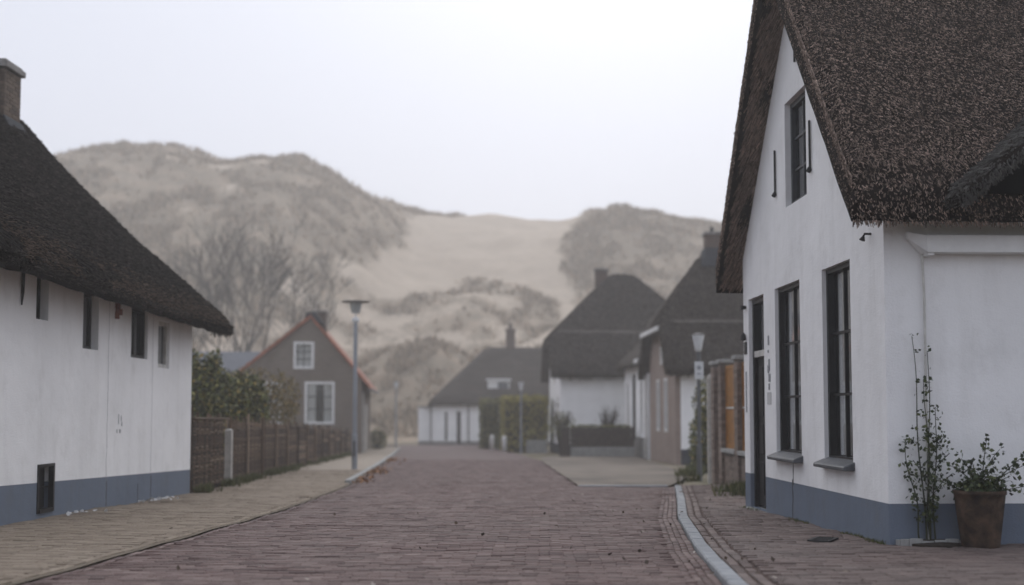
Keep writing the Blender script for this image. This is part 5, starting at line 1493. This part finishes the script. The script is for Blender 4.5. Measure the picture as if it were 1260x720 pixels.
m = MB(); m.box(3.35, 4.95, 0.32, 2.5, 4.05, 4.17); m.build('dormer_roof', M['white_paint'], d_)
m = MB(); m.box(4.1, 4.75, 0.425, 0.449, 3.05, 3.95); m.build('dormer_window', M['dark_glass'], d_)
m = MB(); m.box(4.1, 4.75, 0.451, 0.452, 3.05, 3.95); m.build('dormer_blind', M['plinth_dark'], d_)
LT = thing('low_lean_to', 'small white flat-roofed lean-to at the left end of the far house', 'shed', (-5.95, 72.3, g(72)), 0)
m = MB(); m.box(0, 0.93, 0, 3, -0.5, 2.35); m.build('wall', M['plaster_far'], LT)
m = MB(); m.box(-0.06, 0.94, -0.08, 3.1, 2.35, 2.45); m.build('flat_roof', M['plinth_grey'], LT)
m = MB(); m.box(0.0, 0.93, -0.02, 0.0, -0.3, 0.22); m.build('plinth', M['plinth_grey'], LT)

# ------------------------------------------------------------------ fallen leaves and litter
n = 520
yy_ = rng.uniform(23.0, 44, n); xx_ = XL(yy_) + np.abs(rng.normal(0.0, 0.20, n)) - 0.0
kp = fbm(yy_ * 0.5, xx_ * 0, 3, 6) > 0.47
props(leaves('fallen_leaves', np.stack([xx_[kp], yy_[kp], G(yy_[kp]) + 0.02 + 0.03 * rng.random(kp.sum())], -1), (0.05, 0.11), M['leaf_fallen'], up=0, aspect=0.8, normal=np.tile([0, 0, 1.0], (kp.sum(), 1))), 'orange fallen leaves drifted along the left kerb', 'leaves', kind='stuff')
n = 110
yy_ = 7.3 + 16 * rng.random(n) ** 1.4; xx_ = np.where(rng.random(n) < 0.55, XR(yy_) + rng.normal(-0.05, 0.35, n), rng.uniform(-5.5, 3.0, n))
ok = xx_ < 3.1
props(leaves('scattered_leaves', np.stack([xx_[ok], yy_[ok], G(yy_[ok]) + und(xx_[ok], yy_[ok]) + np.where(xx_[ok] > XR(yy_[ok]), 0.05, 0.014)], -1), (0.025, 0.06), M['leaf_brown'], up=0, aspect=0.75, normal=np.tile([0, 0, 1.0], (ok.sum(), 1))), 'scattered small brown leaves and litter on the clinker paving', 'leaves', kind='stuff')
# moss and weeds where the cottage walls meet the paving
n = 500
uu_ = rng.uniform(0, 5.3, n); p_ = np.array([wpt(-0.03 - abs(random.gauss(0, 0.03)), float(u), 0)[:2] for u in uu_])
kp = fbm(uu_ * 1.5, uu_ * 0 + 2, 3, 9) > 0.52
props(tufts('wall_foot_weeds', np.stack([p_[kp, 0], p_[kp, 1], G(p_[kp, 1]) + 0.025], -1), (0.015, 0.05), M['grass'], blades=4, spread=1.0, width=0.12), 'thin moss and weeds where the right cottage meets the paving', 'weeds', kind='stuff')

# ------------------------------------------------------------------ haze
hz = NT('haze_air')
pv = hz.new('ShaderNodeVolumePrincipled')
pv.inputs['Color'].default_value = (0.985, 0.97, 0.95, 1)
pv.inputs['Density'].default_value = 0.0025
pv.inputs['Anisotropy'].default_value = 0.25
hz.l.new(pv.outputs[0], hz.out.inputs['Volume'])
m = MB(); m.box(-325, 325, -65, 425, -2.6, 49)
props(m.build('haze', hz.m), 'pale grey fog filling the whole street and hiding the dunes', 'haze', kind='stuff')
